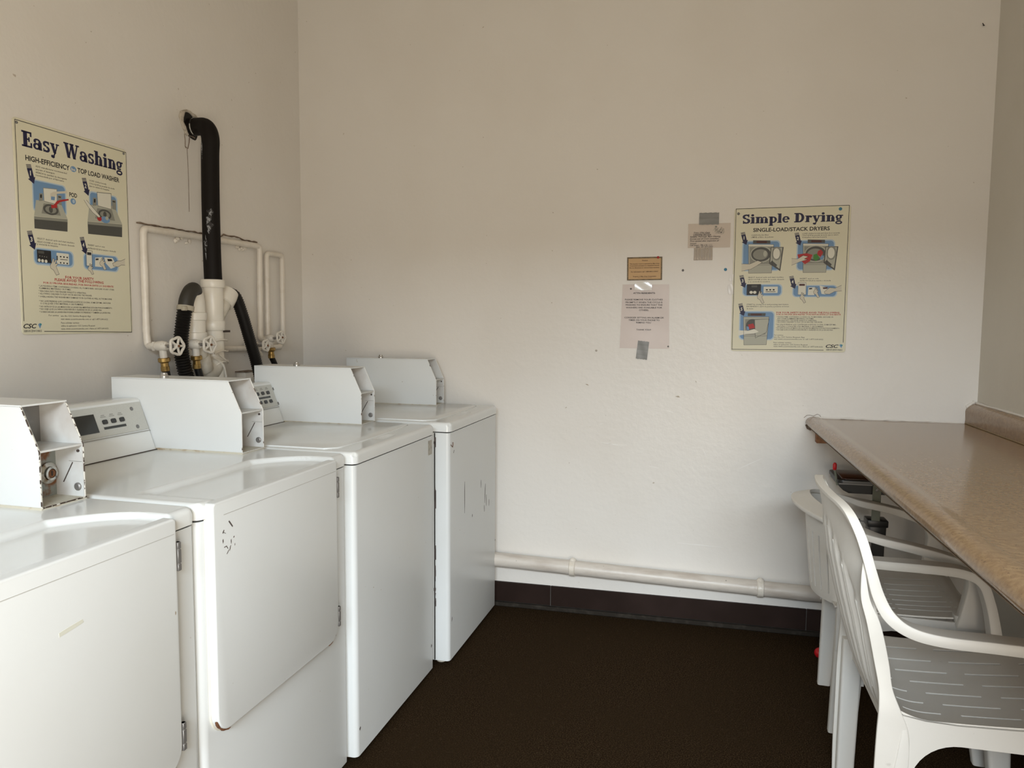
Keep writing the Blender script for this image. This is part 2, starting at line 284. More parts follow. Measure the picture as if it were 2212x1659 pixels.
# ------------------------------------------------------------------ artwork of the printed signs, in hundredths of the sign width
EASY = [
 ('border_line', [
  ('L', 'ink', 0.45, [(1.6, 9.0), (1.7, 138.5), (99.6, 138.2), (99.2, 0.4), (17.4, 2.0)]),
 ]),
 ('title', [
  ('G', 'Easy Washing', 6.2, 122.8, 95.5, 10.2, 'navy'),
 ]),
 ('subtitle', [
  ('T', 'HIGH-EFFICIENCY', 8.4, 114.2, 44.5, 3.3, 'ink', 1),
  ('T', 'TOP LOAD WASHER', 51.5, 114.2, 91.6, 3.3, 'ink', 1),
  ('E', 'blue', 47.8, 115.8, 2.6, 2.0),
  ('T', 'he', 46.1, 114.7, 49.5, 2, 'paper_white', 1),
 ]),
 ('step_picture', [
  ('R', 'blue_pale', 12.6, 81.5, 40.5, 102.9, 3),
  ('R', 'blue', 13.5, 82.3, 39.5, 102.1, 2.5),
  ('P', 'grey_light', [(15.2, 89.4), (35.0, 91.6), (40.9, 80.3), (13.2, 78.7)]),
  ('P', 'grey_dark', [(13.2, 78.5), (40.9, 80.1), (40.4, 71.4), (13.1, 70.5)]),
  ('P', 'grey_mid', [(13.2, 78.5), (40.9, 80.1), (40.8, 78.1), (13.1, 76.6)]),
  ('P', 'grey_mid', [(21.3, 98.6), (33.0, 99.6), (32.6, 88.6), (21.5, 89.4)]),
  ('P', 'paper_white', [(21.7, 98.2), (32.5, 99.1), (32.2, 89.1), (21.9, 89.8)]),
  ('P', 'grey_mid', [(18.1, 94.3), (20.9, 94.7), (20.8, 89.7), (17.6, 89.1)]),
  ('P', 'ink', [(18.8, 93.6), (20.1, 93.8), (20.0, 91.5), (18.6, 91.4)]),
  ('P', 'grey_mid', [(33.3, 95.6), (36.4, 95.5), (36.3, 88.9), (33.1, 89.4)]),
  ('P', 'ink', [(33.7, 94.8), (35.9, 94.7), (35.8, 94.0), (33.7, 94.0)]),
  ('P', 'grey_mid', [(21.2, 88.1), (32.9, 88.6), (35.1, 81.7), (19.2, 81.2)]),
  ('E', 'grey_dark', 27.0, 84.7, 6.3, 3.6),
  ('E', 'grey_mid', 27.0, 84.7, 4.6, 2.4),
  ('E', 'grey_dark', 27.0, 84.7, 1.6, 2.2),
  ('P', 'skin', [(27.1, 95.7), (30.3, 97.3), (41.5, 99.6), (41.4, 98.0), (32.8, 96.3), (29.3, 92.2), (27.0, 92.6)]),
  ('P', 'blue', [(27.6, 93.7), (30.9, 93.9), (30.4, 91.4), (27.4, 91.4)]),
  ('P', 'red', [(42.4, 94.3), (42.6, 93.3), (34.9, 91.0), (32.2, 88.7), (32.5, 86.8), (27.5, 85.7), (27.4, 88.1), (29.5, 88.2), (32.3, 91.4), (37.5, 93.2)]),
 ]),
 ('step_picture', [
  ('R', 'blue_pale', 61.1, 82.9, 88.9, 103.2, 3),
  ('R', 'blue', 62.2, 83.9, 87.7, 102.3, 2.5),
  ('P', 'grey_light', [(61.2, 93.1), (85.5, 95.7), (93.0, 83.1), (58.9, 81.1)]),
  ('P', 'grey_dark', [(58.9, 80.9), (93.0, 82.9), (92.5, 73.2), (59.0, 72.0)]),
  ('P', 'grey_mid', [(58.9, 80.9), (93.0, 82.9), (92.9, 80.7), (58.8, 78.8)]),
  ('P', 'grey_mid', [(68.7, 103.5), (83.1, 104.7), (82.7, 92.4), (69.0, 93.2)]),
  ('P', 'paper_white', [(69.2, 103.0), (82.5, 104.1), (82.1, 93.0), (69.5, 93.7)]),
  ('P', 'grey_mid', [(64.8, 98.7), (68.2, 99.1), (68.1, 93.5), (64.2, 92.8)]),
  ('P', 'ink', [(65.6, 97.9), (67.3, 98.1), (67.1, 95.5), (65.5, 95.3)]),
  ('P', 'grey_mid', [(83.4, 100.2), (87.3, 100.2), (87.2, 92.8), (83.3, 93.3)]),
  ('P', 'ink', [(84.0, 99.3), (86.6, 99.3), (86.6, 98.4), (83.9, 98.5)]),
  ('P', 'grey_mid', [(68.6, 91.7), (83.0, 92.4), (85.8, 84.7), (66.2, 84.0)]),
  ('E', 'grey_dark', 75.8, 88.0, 6.434042553191489, 3.676595744680851),
  ('E', 'grey_mid', 75.8, 88.0, 4.697872340425532, 2.4510638297872336),
  ('E', 'grey_dark', 75.8, 88.0, 1.6340425531914893, 2.246808510638298),
  ('E', 'blue', 76.0, 84.2, 4.5, 2.4),
  ('E', 'grey_light', 77.7, 85.5, 1.6, 1.4),
  ('E', 'red', 70.3, 84.3, 2.2, 1.7),
  ('P', 'paper_white', [(56.3, 95.7), (58.6, 96.0), (66.6, 89.7), (71.3, 86.1), (69.9, 84.9), (64.3, 87.8), (60.2, 91.2)]),
  ('L', 'ink', 0.25, [(56.3, 95.7), (60.2, 91.2), (64.3, 87.8), (69.9, 84.9), (71.3, 86.1), (66.6, 89.7), (58.6, 96.0)]),
 ]),
 ('pod_picture', [
  ('T', 'POD', 43.4, 96.2, 50.1, 2.9, 'ink', 1),
  ('E', 'blue', 46.5, 93.2, 2.4, 2.1),
  ('E', 'blue_pale', 46.9, 93.3, 1.1, 1.3),
 ]),
 ('step_picture', [
  ('R', 'blue_pale', 11.3, 46.5, 45.0, 58.0, 3.5),
  ('R', 'blue', 12.1, 47.5, 43.8, 57.2, 3),
  ('R', 'ink', 14.1, 48.4, 25.6, 56.7, 0.5),
  ('R', 'grey_dark', 15.0, 54.3, 19.9, 56.0, 0.3),
  ('E', 'paper_white', 15.7, 49.7, 1.1, 1.1),
  ('E', 'paper_white', 18.4, 49.5, 1.1, 1.1),
  ('E', 'paper_white', 21.2, 49.4, 1.1, 1.1),
  ('E', 'grey_mid', 16.3, 52.6, 0.35, 0.35),
  ('E', 'grey_mid', 18.2, 52.5, 0.35, 0.35),
  ('E', 'grey_mid', 20.0, 52.4, 0.35, 0.35),
  ('E', 'grey_mid', 21.8, 52.3, 0.35, 0.35),
  ('R', 'paper_white', 30.1, 48.3, 40.7, 56.0, 0.6),
  ('R', 'ink', 30.1, 50.8, 31.0, 53.9, 0.2),
  ('R', 'ink', 32.9, 53.0, 34.2, 54.0, 0.3),
  ('R', 'ink', 32.7, 48.8, 33.9, 49.8, 0.3),
  ('R', 'ink', 35.7, 53.0, 37.0, 54.0, 0.3),
  ('R', 'ink', 35.5, 48.8, 36.7, 49.8, 0.3),
  ('R', 'ink', 38.5, 52.9, 39.8, 53.9, 0.3),
  ('R', 'ink', 38.3, 48.7, 39.6, 49.7, 0.3),
  ('R', 'ink', 32.9, 51.5, 39.5, 51.9, 0.2),
  ('P', 'skin', [(24.3, 46.9), (25.9, 49.1), (26.9, 51.8), (27.8, 51.8), (27.7, 49.2), (29.0, 51.2), (29.9, 51.0), (28.8, 48.3), (30.6, 48.8), (30.9, 48.1), (29.3, 46.6), (30.1, 44.7), (31.7, 41.3), (29.2, 40.5), (27.1, 43.8), (24.8, 45.0)]),
  ('L', 'ink', 0.25, [(24.3, 46.9), (25.9, 49.1), (26.9, 51.8), (27.8, 51.8), (27.7, 49.2), (29.0, 51.2), (29.9, 51.0), (28.8, 48.3), (30.6, 48.8), (30.9, 48.1), (29.3, 46.6), (30.1, 44.7), (31.7, 41.3), (29.2, 40.5), (27.1, 43.8), (24.8, 45.0), (24.3, 46.9)]),
 ]),
 ('step_picture', [
  ('R', 'blue_pale', 53.5, 46.1, 87.8, 58.2, 3.5),
  ('R', 'blue', 54.5, 46.9, 86.6, 57.5, 3),
  ('R', 'paper_white', 56.6, 48.9, 61.6, 59.9, 0.5),
  ('L', 'ink', 0.25, [(56.6, 59.9), (62.2, 60.0), (61.6, 48.9), (56.0, 48.9), (56.6, 59.9)]),
  ('R', 'ink', 57.3, 56.8, 61.2, 58.8, 0.2),
  ('P', 'paper_white', [(64.7, 55.4), (71.9, 56.4), (71.0, 49.0), (64.3, 48.9)]),
  ('P', 'ink', [(65.2, 54.8), (68.0, 55.1), (67.9, 53.9), (65.1, 53.5)]),
  ('P', 'paper_white', [(73.6, 56.3), (81.9, 56.5), (86.0, 50.5), (79.7, 48.3), (74.8, 52.1)]),
  ('P', 'ink', [(76.4, 55.4), (80.7, 55.6), (81.8, 54.2), (77.1, 53.7)]),
  ('P', 'skin', [(57.5, 47.2), (58.6, 48.7), (59.4, 50.6), (60.0, 50.6), (59.9, 48.8), (60.9, 50.2), (61.5, 50.0), (60.8, 48.2), (62.1, 48.6), (62.3, 48.1), (61.1, 47.0), (61.7, 45.7), (62.9, 43.5), (61.1, 42.9), (59.5, 45.2), (57.8, 45.9)]),
  ('L', 'ink', 0.25, [(57.5, 47.2), (58.6, 48.7), (59.4, 50.6), (60.0, 50.6), (59.9, 48.8), (60.9, 50.2), (61.5, 50.0), (60.8, 48.2), (62.1, 48.6), (62.3, 48.1), (61.1, 47.0), (61.7, 45.7), (62.9, 43.5), (61.1, 42.9), (59.5, 45.2), (57.8, 45.9), (57.5, 47.2)]),
  ('P', 'skin', [(68.9, 51.9), (70.2, 53.6), (71.1, 55.7), (71.9, 55.8), (71.7, 53.7), (72.8, 55.3), (73.6, 55.1), (72.7, 53.0), (74.3, 53.4), (74.5, 52.9), (73.1, 51.7), (73.8, 50.2), (75.2, 47.6), (73.1, 46.9), (71.3, 49.5), (69.3, 50.4)]),
  ('L', 'ink', 0.25, [(68.9, 51.9), (70.2, 53.6), (71.1, 55.7), (71.9, 55.8), (71.7, 53.7), (72.8, 55.3), (73.6, 55.1), (72.7, 53.0), (74.3, 53.4), (74.5, 52.9), (73.1, 51.7), (73.8, 50.2), (75.2, 47.6), (73.1, 46.9), (71.3, 49.5), (69.3, 50.4), (68.9, 51.9)]),
  ('P', 'skin', [(81.7, 52.5), (86.2, 54.6), (90.7, 55.1), (94.7, 56.8), (94.4, 52.0), (90.5, 51.8), (86.8, 50.1), (82.4, 50.6)]),
  ('L', 'ink', 0.25, [(94.7, 56.8), (90.7, 55.1), (86.2, 54.6), (81.7, 52.5), (82.4, 50.6), (86.8, 50.1), (90.5, 51.8), (94.4, 52.0)]),
 ]),
 ('step_arrow', [
  ('A', 10.6, 111.5, '1', 1),
 ]),
 ('step_arrow', [
  ('A', 57.1, 111.1, '2', 1),
 ]),
 ('step_arrow', [
  ('A', 9.0, 68.1, '3', 1),
 ]),
 ('step_arrow', [
  ('A', 53.0, 68.8, '4', 1),
 ]),
 ('step_text', [
  ('T', 'ADD manufacturer recommended', 16.1, 111.2, 41.9, 1.15, 'ink', 0),
  ('T', 'amount of detergent', 16.0, 109.2, 31.4, 1.15, 'ink', 0),
  ('T', 'AÑADA la cantidad de detergente', 15.9, 107.2, 41.7, 1.15, 'ink', 0),
  ('T', 'recomendada por el fabricante', 15.8, 105.4, 39.1, 1.15, 'ink', 0),
 ]),
 ('step_text', [
  ('T', 'LOAD clothes loosely', 62.1, 110.1, 78.4, 1.15, 'ink', 0),
  ('T', 'COLOQUE las prendas de modo', 61.9, 108.0, 86.6, 1.15, 'ink', 0),
  ('T', 'que no sature la maquina', 61.8, 106.2, 81.0, 1.15, 'ink', 0),
 ]),
 ('step_text', [
  ('T', 'SELECT desired cycle and start machine', 14.7, 63.6, 46.0, 1.15, 'ink', 0),
  ('T', 'SELECCIONE el ciclo de lavado deseado', 14.6, 61.5, 46.2, 1.15, 'ink', 0),
  ('T', 'y encienda la maquina', 14.5, 59.9, 31.6, 1.15, 'ink', 0),
 ]),
 ('step_text', [
  ('T', 'INSERT card or coin', 58.4, 63.5, 74.4, 1.15, 'ink', 0),
  ('T', 'INTRODUZCA la tarjeta o moneda', 58.3, 61.1, 85.4, 1.15, 'ink', 0),
 ]),
 ('warning_heading', [
  ('T', 'FOR YOUR SAFETY', 36.8, 38.7, 62.7, 1.8, 'red', 1),
  ('T', 'PLEASE AVOID THE FOLLOWING', 27.7, 36.6, 71.9, 1.8, 'red', 1),
  ('T', 'POR SU PROPIA SEGURIDAD, POR FAVOR EVITE LO SIGUIENTE', 18.3, 34.3, 81.7, 1.25, 'red', 1),
 ]),
 ('warning_text', [
  ('T', '* LAUNDERING ITEMS CONTAINING COOKING OIL, FOAM RUBBER, GASOLINE OR ANY OTHER', 14.3, 32.1, 82.3, 1.15, 'ink', 0),
  ('T', 'FLAMMABLE MATERIALS OR FUMES.', 14.7, 30.5, 41.5, 1.15, 'ink', 0),
  ('T', '* REACHING INTO THE WASHER WHILE IT IS OPERATING.', 14.1, 28.6, 55.0, 1.15, 'ink', 0),
  ('T', '* ALLOWING CHILDREN TO PLAY ON OR AROUND THE WASHER.', 14.0, 26.9, 60.4, 1.15, 'ink', 0),
  ('T', '* OVERLOADING THE WASHER MAY DAMAGE YOUR CLOTHES AS WELL AS THE MACHINE.', 13.8, 24.9, 79.9, 1.15, 'ink', 0),
  ('T', '* NO LAVE PRENDAS QUE CONTENGAN ACEITE DE COCINA, GOMA ESPUMA, GASOLINA', 14.2, 21.9, 78.3, 1.15, 'ink', 0),
  ('T', 'O CUALQUIER OTRO MATERIAL O GAS FLAMABLE.', 15.0, 20.3, 52.0, 1.15, 'ink', 0),
  ('T', '* NO INTRODUZCA LAS MANOS EN LA LAVADORA MIENTRAS ESTA EN FUNCIONAMIENTO.', 14.0, 18.2, 79.8, 1.15, 'ink', 0),
  ('T', '* NO DEJE QUE LOS NIÑOS JUEGUEN EN O ALREDEDOR DE LA LAVADORA.', 14.1, 16.5, 69.3, 1.15, 'ink', 0),
  ('T', '* SOBRECARGAR LA LAVADORA PODRIA DAÑAR SUS PRENDAS Y TAMBIEN LA LAVADORA.', 14.0, 14.6, 77.8, 1.15, 'ink', 0),
 ]),
 ('service_text', [
  ('T', 'For service', 21.5, 12.3, 29.8, 1.15, 'ink', 0),
  ('T', 'use the CSC Service Request App', 31.6, 12.0, 58.5, 1.15, 'ink', 0),
  ('T', 'visit www.cscserviceworks.com or call 1-877-264-6622', 31.5, 9.8, 75.0, 1.15, 'ink', 0),
  ('T', 'Para solicitar servicio', 31.6, 7.2, 47.6, 1.15, 'ink', 0),
  ('T', 'utilice la aplicación CSC Service Request', 31.5, 5.1, 62.1, 1.15, 'ink', 0),
  ('T', 'visite www.cscserviceworks.com o llame al 1-877-264-6622', 31.3, 3.0, 75.1, 1.15, 'ink', 0),
 ]),
 ('logo', [
  ('T', 'CSC', 1.0, 4.2, 11.5, 2.9, 'ink', 2),
  ('T', 'SERVICEWORKS', 1.2, 1.7, 15.3, 1.3, 'grey_dark', 1),
  ('P', 'blue', [(12.5, 6.7), (13.9, 7.6), (15.5, 7.0), (13.9, 3.8)]),
  ('P', 'teal', [(13.9, 7.6), (15.5, 7.0), (14.3, 5.7)]),
 ]),
]
SIMPLE = [
 ('border_line', [
  ('L', 'ink', 0.45, [(81.2, 1.9), (1.0, 1.6), (1.3, 131.2), (98.4, 131.6), (97.8, 9.1)]),
 ]),
 ('title', [
  ('G', 'Simple Drying', 7.1, 117.6, 93.3, 8.4, 'navy'),
 ]),
 ('subtitle', [
  ('T', 'SINGLE-LOAD/STACK DRYERS', 16.9, 110.0, 82.8, 3.3, 'ink', 1),
 ]),
 ('step_picture', [
  ('R', 'blue_pale', 7.6, 74.1, 41.1, 102.0, 3.5),
  ('R', 'blue', 8.7, 75.1, 40.1, 100.9, 3),
  ('P', 'grey_light', [(13.0, 98.8), (35.3, 98.1), (34.0, 72.2), (13.9, 72.2)]),
  ('P', 'paper_white', [(13.0, 98.8), (35.3, 98.1), (35.1, 96.6), (13.0, 97.2)]),
  ('P', 'grey_dark', [(17.1, 102.3), (32.2, 101.8), (32.3, 98.9), (17.0, 99.2)]),
  ('P', 'maroon', [(20.1, 101.7), (29.2, 101.4), (29.2, 99.5), (20.2, 99.8)]),
  ('P', 'grey_mid', [(14.3, 96.2), (34.3, 95.8), (33.3, 80.5), (14.7, 80.6)]),
  ('E', 'grey_light', 24.5, 89.4, 9.6, 7.6),
  ('E', 'grey_dark', 24.3, 89.4, 8.6, 6.6),
  ('E', 'grey_mid', 23.9, 89.2, 6.6, 4.8),
  ('E', 'grey_light', 28.0, 89.9, 1.6, 2.8),
  ('P', 'grey_mid', [(14.8, 95.9), (17.1, 95.9), (14.9, 93.1)]),
  ('P', 'grey_light', [(13.9, 79.5), (34.0, 79.5), (34.0, 72.2), (14.1, 72.2)]),
  ('L', 'ink', 0.2, [(13.9, 79.5), (34.0, 79.5)]),
  ('P', 'grey_dark', [(32.8, 95.8), (44.0, 95.7), (41.7, 73.8), (31.6, 80.8)]),
  ('P', 'grey_light', [(33.4, 95.2), (42.9, 95.1), (40.9, 75.9), (32.7, 82.1)]),
  ('E', 'grey_mid', 38.1, 89.8, 4.2, 6.2),
  ('E', 'paper_white', 37.9, 89.8, 3.0, 4.8),
  ('P', 'grey_dark', [(34.2, 83.6), (38.8, 79.5), (37.4, 76.7), (32.0, 80.8)]),
  ('L', 'ink', 0.25, [(13.0, 98.8), (35.3, 98.1), (34.0, 72.2), (13.9, 72.2), (13.0, 98.8)]),
  ('P', 'skin', [(7.4, 80.9), (14.7, 80.6), (21.7, 83.7), (25.7, 82.1), (20.8, 78.8), (15.8, 75.9), (7.6, 74.2)]),
  ('L', 'ink', 0.25, [(7.4, 80.9), (14.7, 80.6), (21.7, 83.7), (25.7, 82.1), (20.8, 78.8), (15.8, 75.9), (7.6, 74.2)]),
 ]),
 ('step_picture', [
  ('R', 'blue_pale', 55.3, 74.1, 87.8, 101.6, 3.5),
  ('R', 'blue', 56.3, 75.2, 86.8, 100.6, 3),
  ('P', 'grey_light', [(60.5, 98.5), (82.2, 97.8), (80.9, 72.3), (61.4, 72.3)]),
  ('P', 'paper_white', [(60.5, 98.5), (82.2, 97.8), (82.0, 96.3), (60.5, 96.8)]),
  ('P', 'grey_dark', [(64.5, 102.0), (79.2, 101.4), (79.2, 98.6), (64.4, 98.9)]),
  ('P', 'maroon', [(67.5, 101.3), (76.3, 101.0), (76.3, 99.2), (67.5, 99.5)]),
  ('P', 'grey_mid', [(61.7, 95.9), (81.3, 95.5), (80.2, 80.5), (62.2, 80.5)]),
  ('E', 'grey_light', 71.7, 89.2, 9.6, 7.6),
  ('E', 'grey_dark', 71.5, 89.2, 8.6, 6.6),
  ('E', 'grey_mid', 71.1, 89.0, 6.6, 4.8),
  ('E', 'grey_light', 75.1, 89.7, 1.6, 2.8),
  ('P', 'grey_mid', [(62.2, 95.6), (64.5, 95.6), (62.4, 92.8)]),
  ('P', 'grey_light', [(61.4, 79.5), (80.9, 79.4), (80.9, 72.3), (61.6, 72.3)]),
  ('L', 'ink', 0.2, [(61.4, 79.5), (80.9, 79.4)]),
  ('P', 'grey_dark', [(79.8, 95.5), (90.6, 95.4), (88.4, 73.8), (78.6, 80.8)]),
  ('P', 'grey_light', [(80.3, 94.9), (89.6, 94.8), (87.6, 75.9), (79.7, 82.0)]),
  ('E', 'grey_mid', 84.9, 89.6, 4.2, 6.2),
  ('E', 'paper_white', 84.7, 89.6, 3.0, 4.8),
  ('P', 'grey_dark', [(81.1, 83.5), (85.6, 79.4), (84.2, 76.7), (78.9, 80.8)]),
  ('L', 'ink', 0.25, [(60.5, 98.5), (82.2, 97.8), (80.9, 72.3), (61.4, 72.3), (60.5, 98.5)]),
  ('P', 'red', [(56.0, 88.7), (63.9, 89.7), (69.0, 88.2), (67.0, 82.5), (62.7, 79.8), (57.1, 85.1)]),
  ('P', 'red', [(73.6, 91.7), (76.0, 92.8), (78.0, 90.2), (76.2, 86.1), (72.7, 88.2)]),
  ('P', 'green', [(69.8, 88.2), (72.7, 89.2), (75.2, 85.1), (71.9, 82.5), (69.7, 84.6)]),
  ('P', 'blue', [(76.6, 87.6), (79.1, 87.1), (77.7, 83.5), (75.3, 84.1)]),
  ('P', 'skin', [(51.2, 85.1), (56.2, 84.6), (61.0, 87.7), (65.4, 86.6), (62.1, 84.6), (65.0, 84.1), (58.2, 82.0), (51.4, 79.0)]),
  ('L', 'ink', 0.25, [(51.2, 85.1), (56.2, 84.6), (61.0, 87.7), (65.4, 86.6), (62.1, 84.6), (65.0, 84.1), (58.2, 82.0), (51.4, 79.0)]),
 ]),
 ('step_picture', [
  ('R', 'blue_pale', 8.8, 51.1, 44.0, 62.1, 3.5),
  ('R', 'blue', 9.8, 51.9, 42.9, 61.2, 3),
  ('R', 'ink', 12.7, 52.0, 25.3, 62.1, 0.4),
  ('R', 'grey_dark', 16.8, 59.2, 21.9, 61.1, 0.3),
  ('E', 'paper_white', 16.7, 54.6, 1.5, 1.3),
  ('E', 'paper_white', 19.9, 54.6, 1.5, 1.3),
  ('R', 'paper_white', 27.6, 53.9, 40.0, 59.8, 0.5),
  ('R', 'ink', 29.5, 54.9, 38.1, 55.4, 0.1),
  ('R', 'ink', 29.6, 56.3, 31.3, 57.5, 0.3),
  ('R', 'ink', 32.6, 56.3, 34.3, 57.5, 0.3),
  ('R', 'ink', 35.6, 56.3, 37.3, 57.5, 0.3),
  ('P', 'skin', [(22.1, 50.9), (23.2, 53.2), (23.9, 55.9), (24.6, 55.9), (24.7, 53.2), (25.6, 55.2), (26.3, 54.9), (25.7, 52.2), (27.1, 52.7), (27.4, 51.9), (26.2, 50.4), (27.0, 48.4), (28.5, 45.0), (26.6, 44.2), (24.6, 47.7), (22.6, 48.9)]),
  ('L', 'ink', 0.25, [(22.1, 50.9), (23.2, 53.2), (23.9, 55.9), (24.6, 55.9), (24.7, 53.2), (25.6, 55.2), (26.3, 54.9), (25.7, 52.2), (27.1, 52.7), (27.4, 51.9), (26.2, 50.4), (27.0, 48.4), (28.5, 45.0), (26.6, 44.2), (24.6, 47.7), (22.6, 48.9), (22.1, 50.9)]),
 ]),
 ('step_picture', [
  ('R', 'blue_pale', 52.7, 50.0, 91.1, 60.9, 3.5),
  ('R', 'blue', 53.7, 50.8, 90.1, 60.1, 3),
  ('R', 'paper_white', 57.5, 52.3, 64.6, 63.3, 0.4),
  ('L', 'ink', 0.25, [(57.5, 63.3), (64.3, 63.3), (64.6, 52.3), (57.8, 52.2), (57.5, 63.3)]),
  ('R', 'maroon', 58.5, 60.3, 63.4, 62.1, 0.2),
  ('P', 'paper_white', [(66.5, 58.9), (72.0, 59.0), (71.7, 51.8), (66.2, 51.8)]),
  ('P', 'ink', [(67.2, 58.2), (69.7, 58.4), (69.6, 57.2), (67.0, 57.0)]),
  ('P', 'paper_white', [(75.9, 60.5), (83.0, 58.5), (81.3, 52.4), (77.9, 52.9)]),
  ('P', 'maroon', [(78.7, 58.7), (83.0, 59.0), (82.6, 57.5), (79.2, 57.3)]),
  ('P', 'skin', [(59.4, 50.2), (60.3, 52.0), (60.8, 54.3), (61.4, 54.3), (61.5, 52.0), (62.2, 53.7), (62.8, 53.5), (62.3, 51.2), (63.5, 51.6), (63.7, 51.0), (62.7, 49.8), (63.4, 48.1), (64.6, 45.3), (63.1, 44.6), (61.4, 47.5), (59.8, 48.5)]),
  ('L', 'ink', 0.25, [(59.4, 50.2), (60.3, 52.0), (60.8, 54.3), (61.4, 54.3), (61.5, 52.0), (62.2, 53.7), (62.8, 53.5), (62.3, 51.2), (63.5, 51.6), (63.7, 51.0), (62.7, 49.8), (63.4, 48.1), (64.6, 45.3), (63.1, 44.6), (61.4, 47.5), (59.8, 48.5), (59.4, 50.2)]),
  ('P', 'skin', [(71.0, 54.9), (71.9, 56.7), (72.4, 59.0), (73.0, 59.0), (73.1, 56.7), (73.8, 58.4), (74.4, 58.2), (73.9, 55.9), (75.0, 56.3), (75.2, 55.7), (74.3, 54.5), (74.9, 52.8), (76.2, 50.0), (74.6, 49.4), (73.0, 52.2), (71.4, 53.2)]),
  ('L', 'ink', 0.25, [(71.0, 54.9), (71.9, 56.7), (72.4, 59.0), (73.0, 59.0), (73.1, 56.7), (73.8, 58.4), (74.4, 58.2), (73.9, 55.9), (75.0, 56.3), (75.2, 55.7), (74.3, 54.5), (74.9, 52.8), (76.2, 50.0), (74.6, 49.4), (73.0, 52.2), (71.4, 53.2), (71.0, 54.9)]),
  ('P', 'skin', [(80.2, 54.9), (84.5, 58.5), (89.3, 58.0), (94.5, 60.6), (94.7, 55.5), (88.9, 55.0), (84.6, 52.6), (80.8, 52.9)]),
  ('L', 'ink', 0.25, [(94.5, 60.6), (89.3, 58.0), (84.5, 58.5), (80.2, 54.9), (80.8, 52.9), (84.6, 52.6), (88.9, 55.0), (94.7, 55.5)]),
 ]),
 ('step_picture', [
  ('R', 'blue_pale', 6.8, 10.5, 38.1, 37.4, 3.5),
  ('R', 'blue', 7.9, 11.5, 37.1, 36.4, 3),
  ('P', 'grey_light', [(10.4, 32.0), (33.2, 32.1), (31.5, 6.2), (11.6, 5.8)]),
  ('P', 'grey_dark', [(14.4, 35.4), (30.1, 35.4), (29.9, 32.7), (14.3, 32.7)]),
  ('P', 'maroon', [(17.0, 34.9), (26.6, 34.9), (26.6, 33.3), (17.1, 33.3)]),
  ('P', 'grey_mid', [(12.1, 29.8), (31.2, 30.0), (30.4, 15.7), (12.5, 15.4)]),
  ('E', 'grey_dark', 18.6, 23.3, 5.8, 6.6),
  ('P', 'red', [(14.8, 24.8), (19.3, 25.9), (21.4, 21.8), (15.9, 20.7)]),
  ('P', 'blue', [(13.3, 23.2), (15.6, 22.7), (16.0, 19.6), (13.9, 19.6)]),
  ('P', 'grey_light', [(20.5, 29.3), (33.4, 30.1), (31.1, 17.6), (21.7, 12.4)]),
  ('L', 'ink', 0.25, [(20.5, 29.3), (33.4, 30.1), (31.1, 17.6), (21.7, 12.4), (20.5, 29.3)]),
  ('L', 'ink', 0.2, [(11.2, 14.1), (32.1, 14.5)]),
  ('P', 'paper_white', [(6.3, 19.4), (15.0, 19.1), (20.5, 20.7), (24.5, 18.2), (20.6, 16.6), (12.5, 15.9), (6.5, 14.4)]),
  ('L', 'ink', 0.25, [(10.4, 32.0), (33.2, 32.1), (31.5, 6.2), (11.6, 5.8), (10.4, 32.0)]),
 ]),
 ('step_arrow', [
  ('A', 7.8, 109.5, '1', 0.95),
 ]),
 ('step_arrow', [
  ('A', 54.8, 108.0, '2', 0.95),
 ]),
 ('step_arrow', [
  ('A', 7.6, 70.1, '3', 0.95),
 ]),
 ('step_arrow', [
  ('A', 51.5, 68.9, '4', 0.95),
 ]),
 ('step_arrow', [
  ('A', 7.4, 44.0, '5', 0.95),
 ]),
 ('step_text', [
  ('T', 'CLEAN the lint filter', 15.3, 106.4, 30.7, 1.15, 'ink', 0),
  ('T', 'LIMPIE el filtro de pelusas', 15.3, 104.5, 34.8, 1.15, 'ink', 0),
 ]),
 ('step_text', [
  ('T', 'LOAD clothes loosely and close door securely', 59.8, 106.9, 91.4, 1.15, 'ink', 0),
  ('T', 'COLOQUE las prendas de modo que no sature', 59.8, 105.2, 90.2, 1.15, 'ink', 0),
  ('T', 'la maquina y cierre bien la puerta', 59.9, 103.5, 80.6, 1.15, 'ink', 0),
 ]),
 ('step_text', [
  ('T', 'SELECT desired cycle and start machine', 13.6, 67.8, 44.8, 1.15, 'ink', 0),
  ('T', 'SELECCIONE el ciclo de secado deseado', 13.6, 65.8, 45.4, 1.15, 'ink', 0),
  ('T', 'y en encienda la secadora', 13.7, 63.9, 33.0, 1.15, 'ink', 0),
 ]),
 ('step_text', [
  ('T', 'INSERT card or coin', 58.9, 66.3, 74.9, 1.15, 'ink', 0),
  ('T', 'INTRODUZCA la tarjeta o moneda', 59.0, 64.4, 85.3, 1.15, 'ink', 0),
 ]),
 ('step_text', [
  ('T', 'START by closing door and pressing start button', 13.0, 42.9, 49.7, 1.15, 'ink', 0),
  ('T', 'ENCIENDIDO cierre la puerta y presione el boton', 13.0, 41.0, 50.3, 1.15, 'ink', 0),
  ('T', 'de inicio', 13.1, 39.0, 19.1, 1.15, 'ink', 0),
 ]),
 ('warning_heading', [
  ('T', 'FOR YOUR SAFETY PLEASE AVOID THE FOLLOWING', 39.5, 35.2, 93.6, 1.5, 'red', 1),
  ('T', 'POR SU PROPIA SEGURIDAD, POR FAVOR EVITE LO SIGUIENTE', 39.6, 33.6, 94.8, 1.2, 'red', 1),
 ]),
 ('warning_text', [
  ('T', '* DRYING ITEMS CONTAINING COOKING OIL, FOAM RUBBER, GASOLINE OR', 39.7, 31.4, 88.6, 1.15, 'ink', 0),
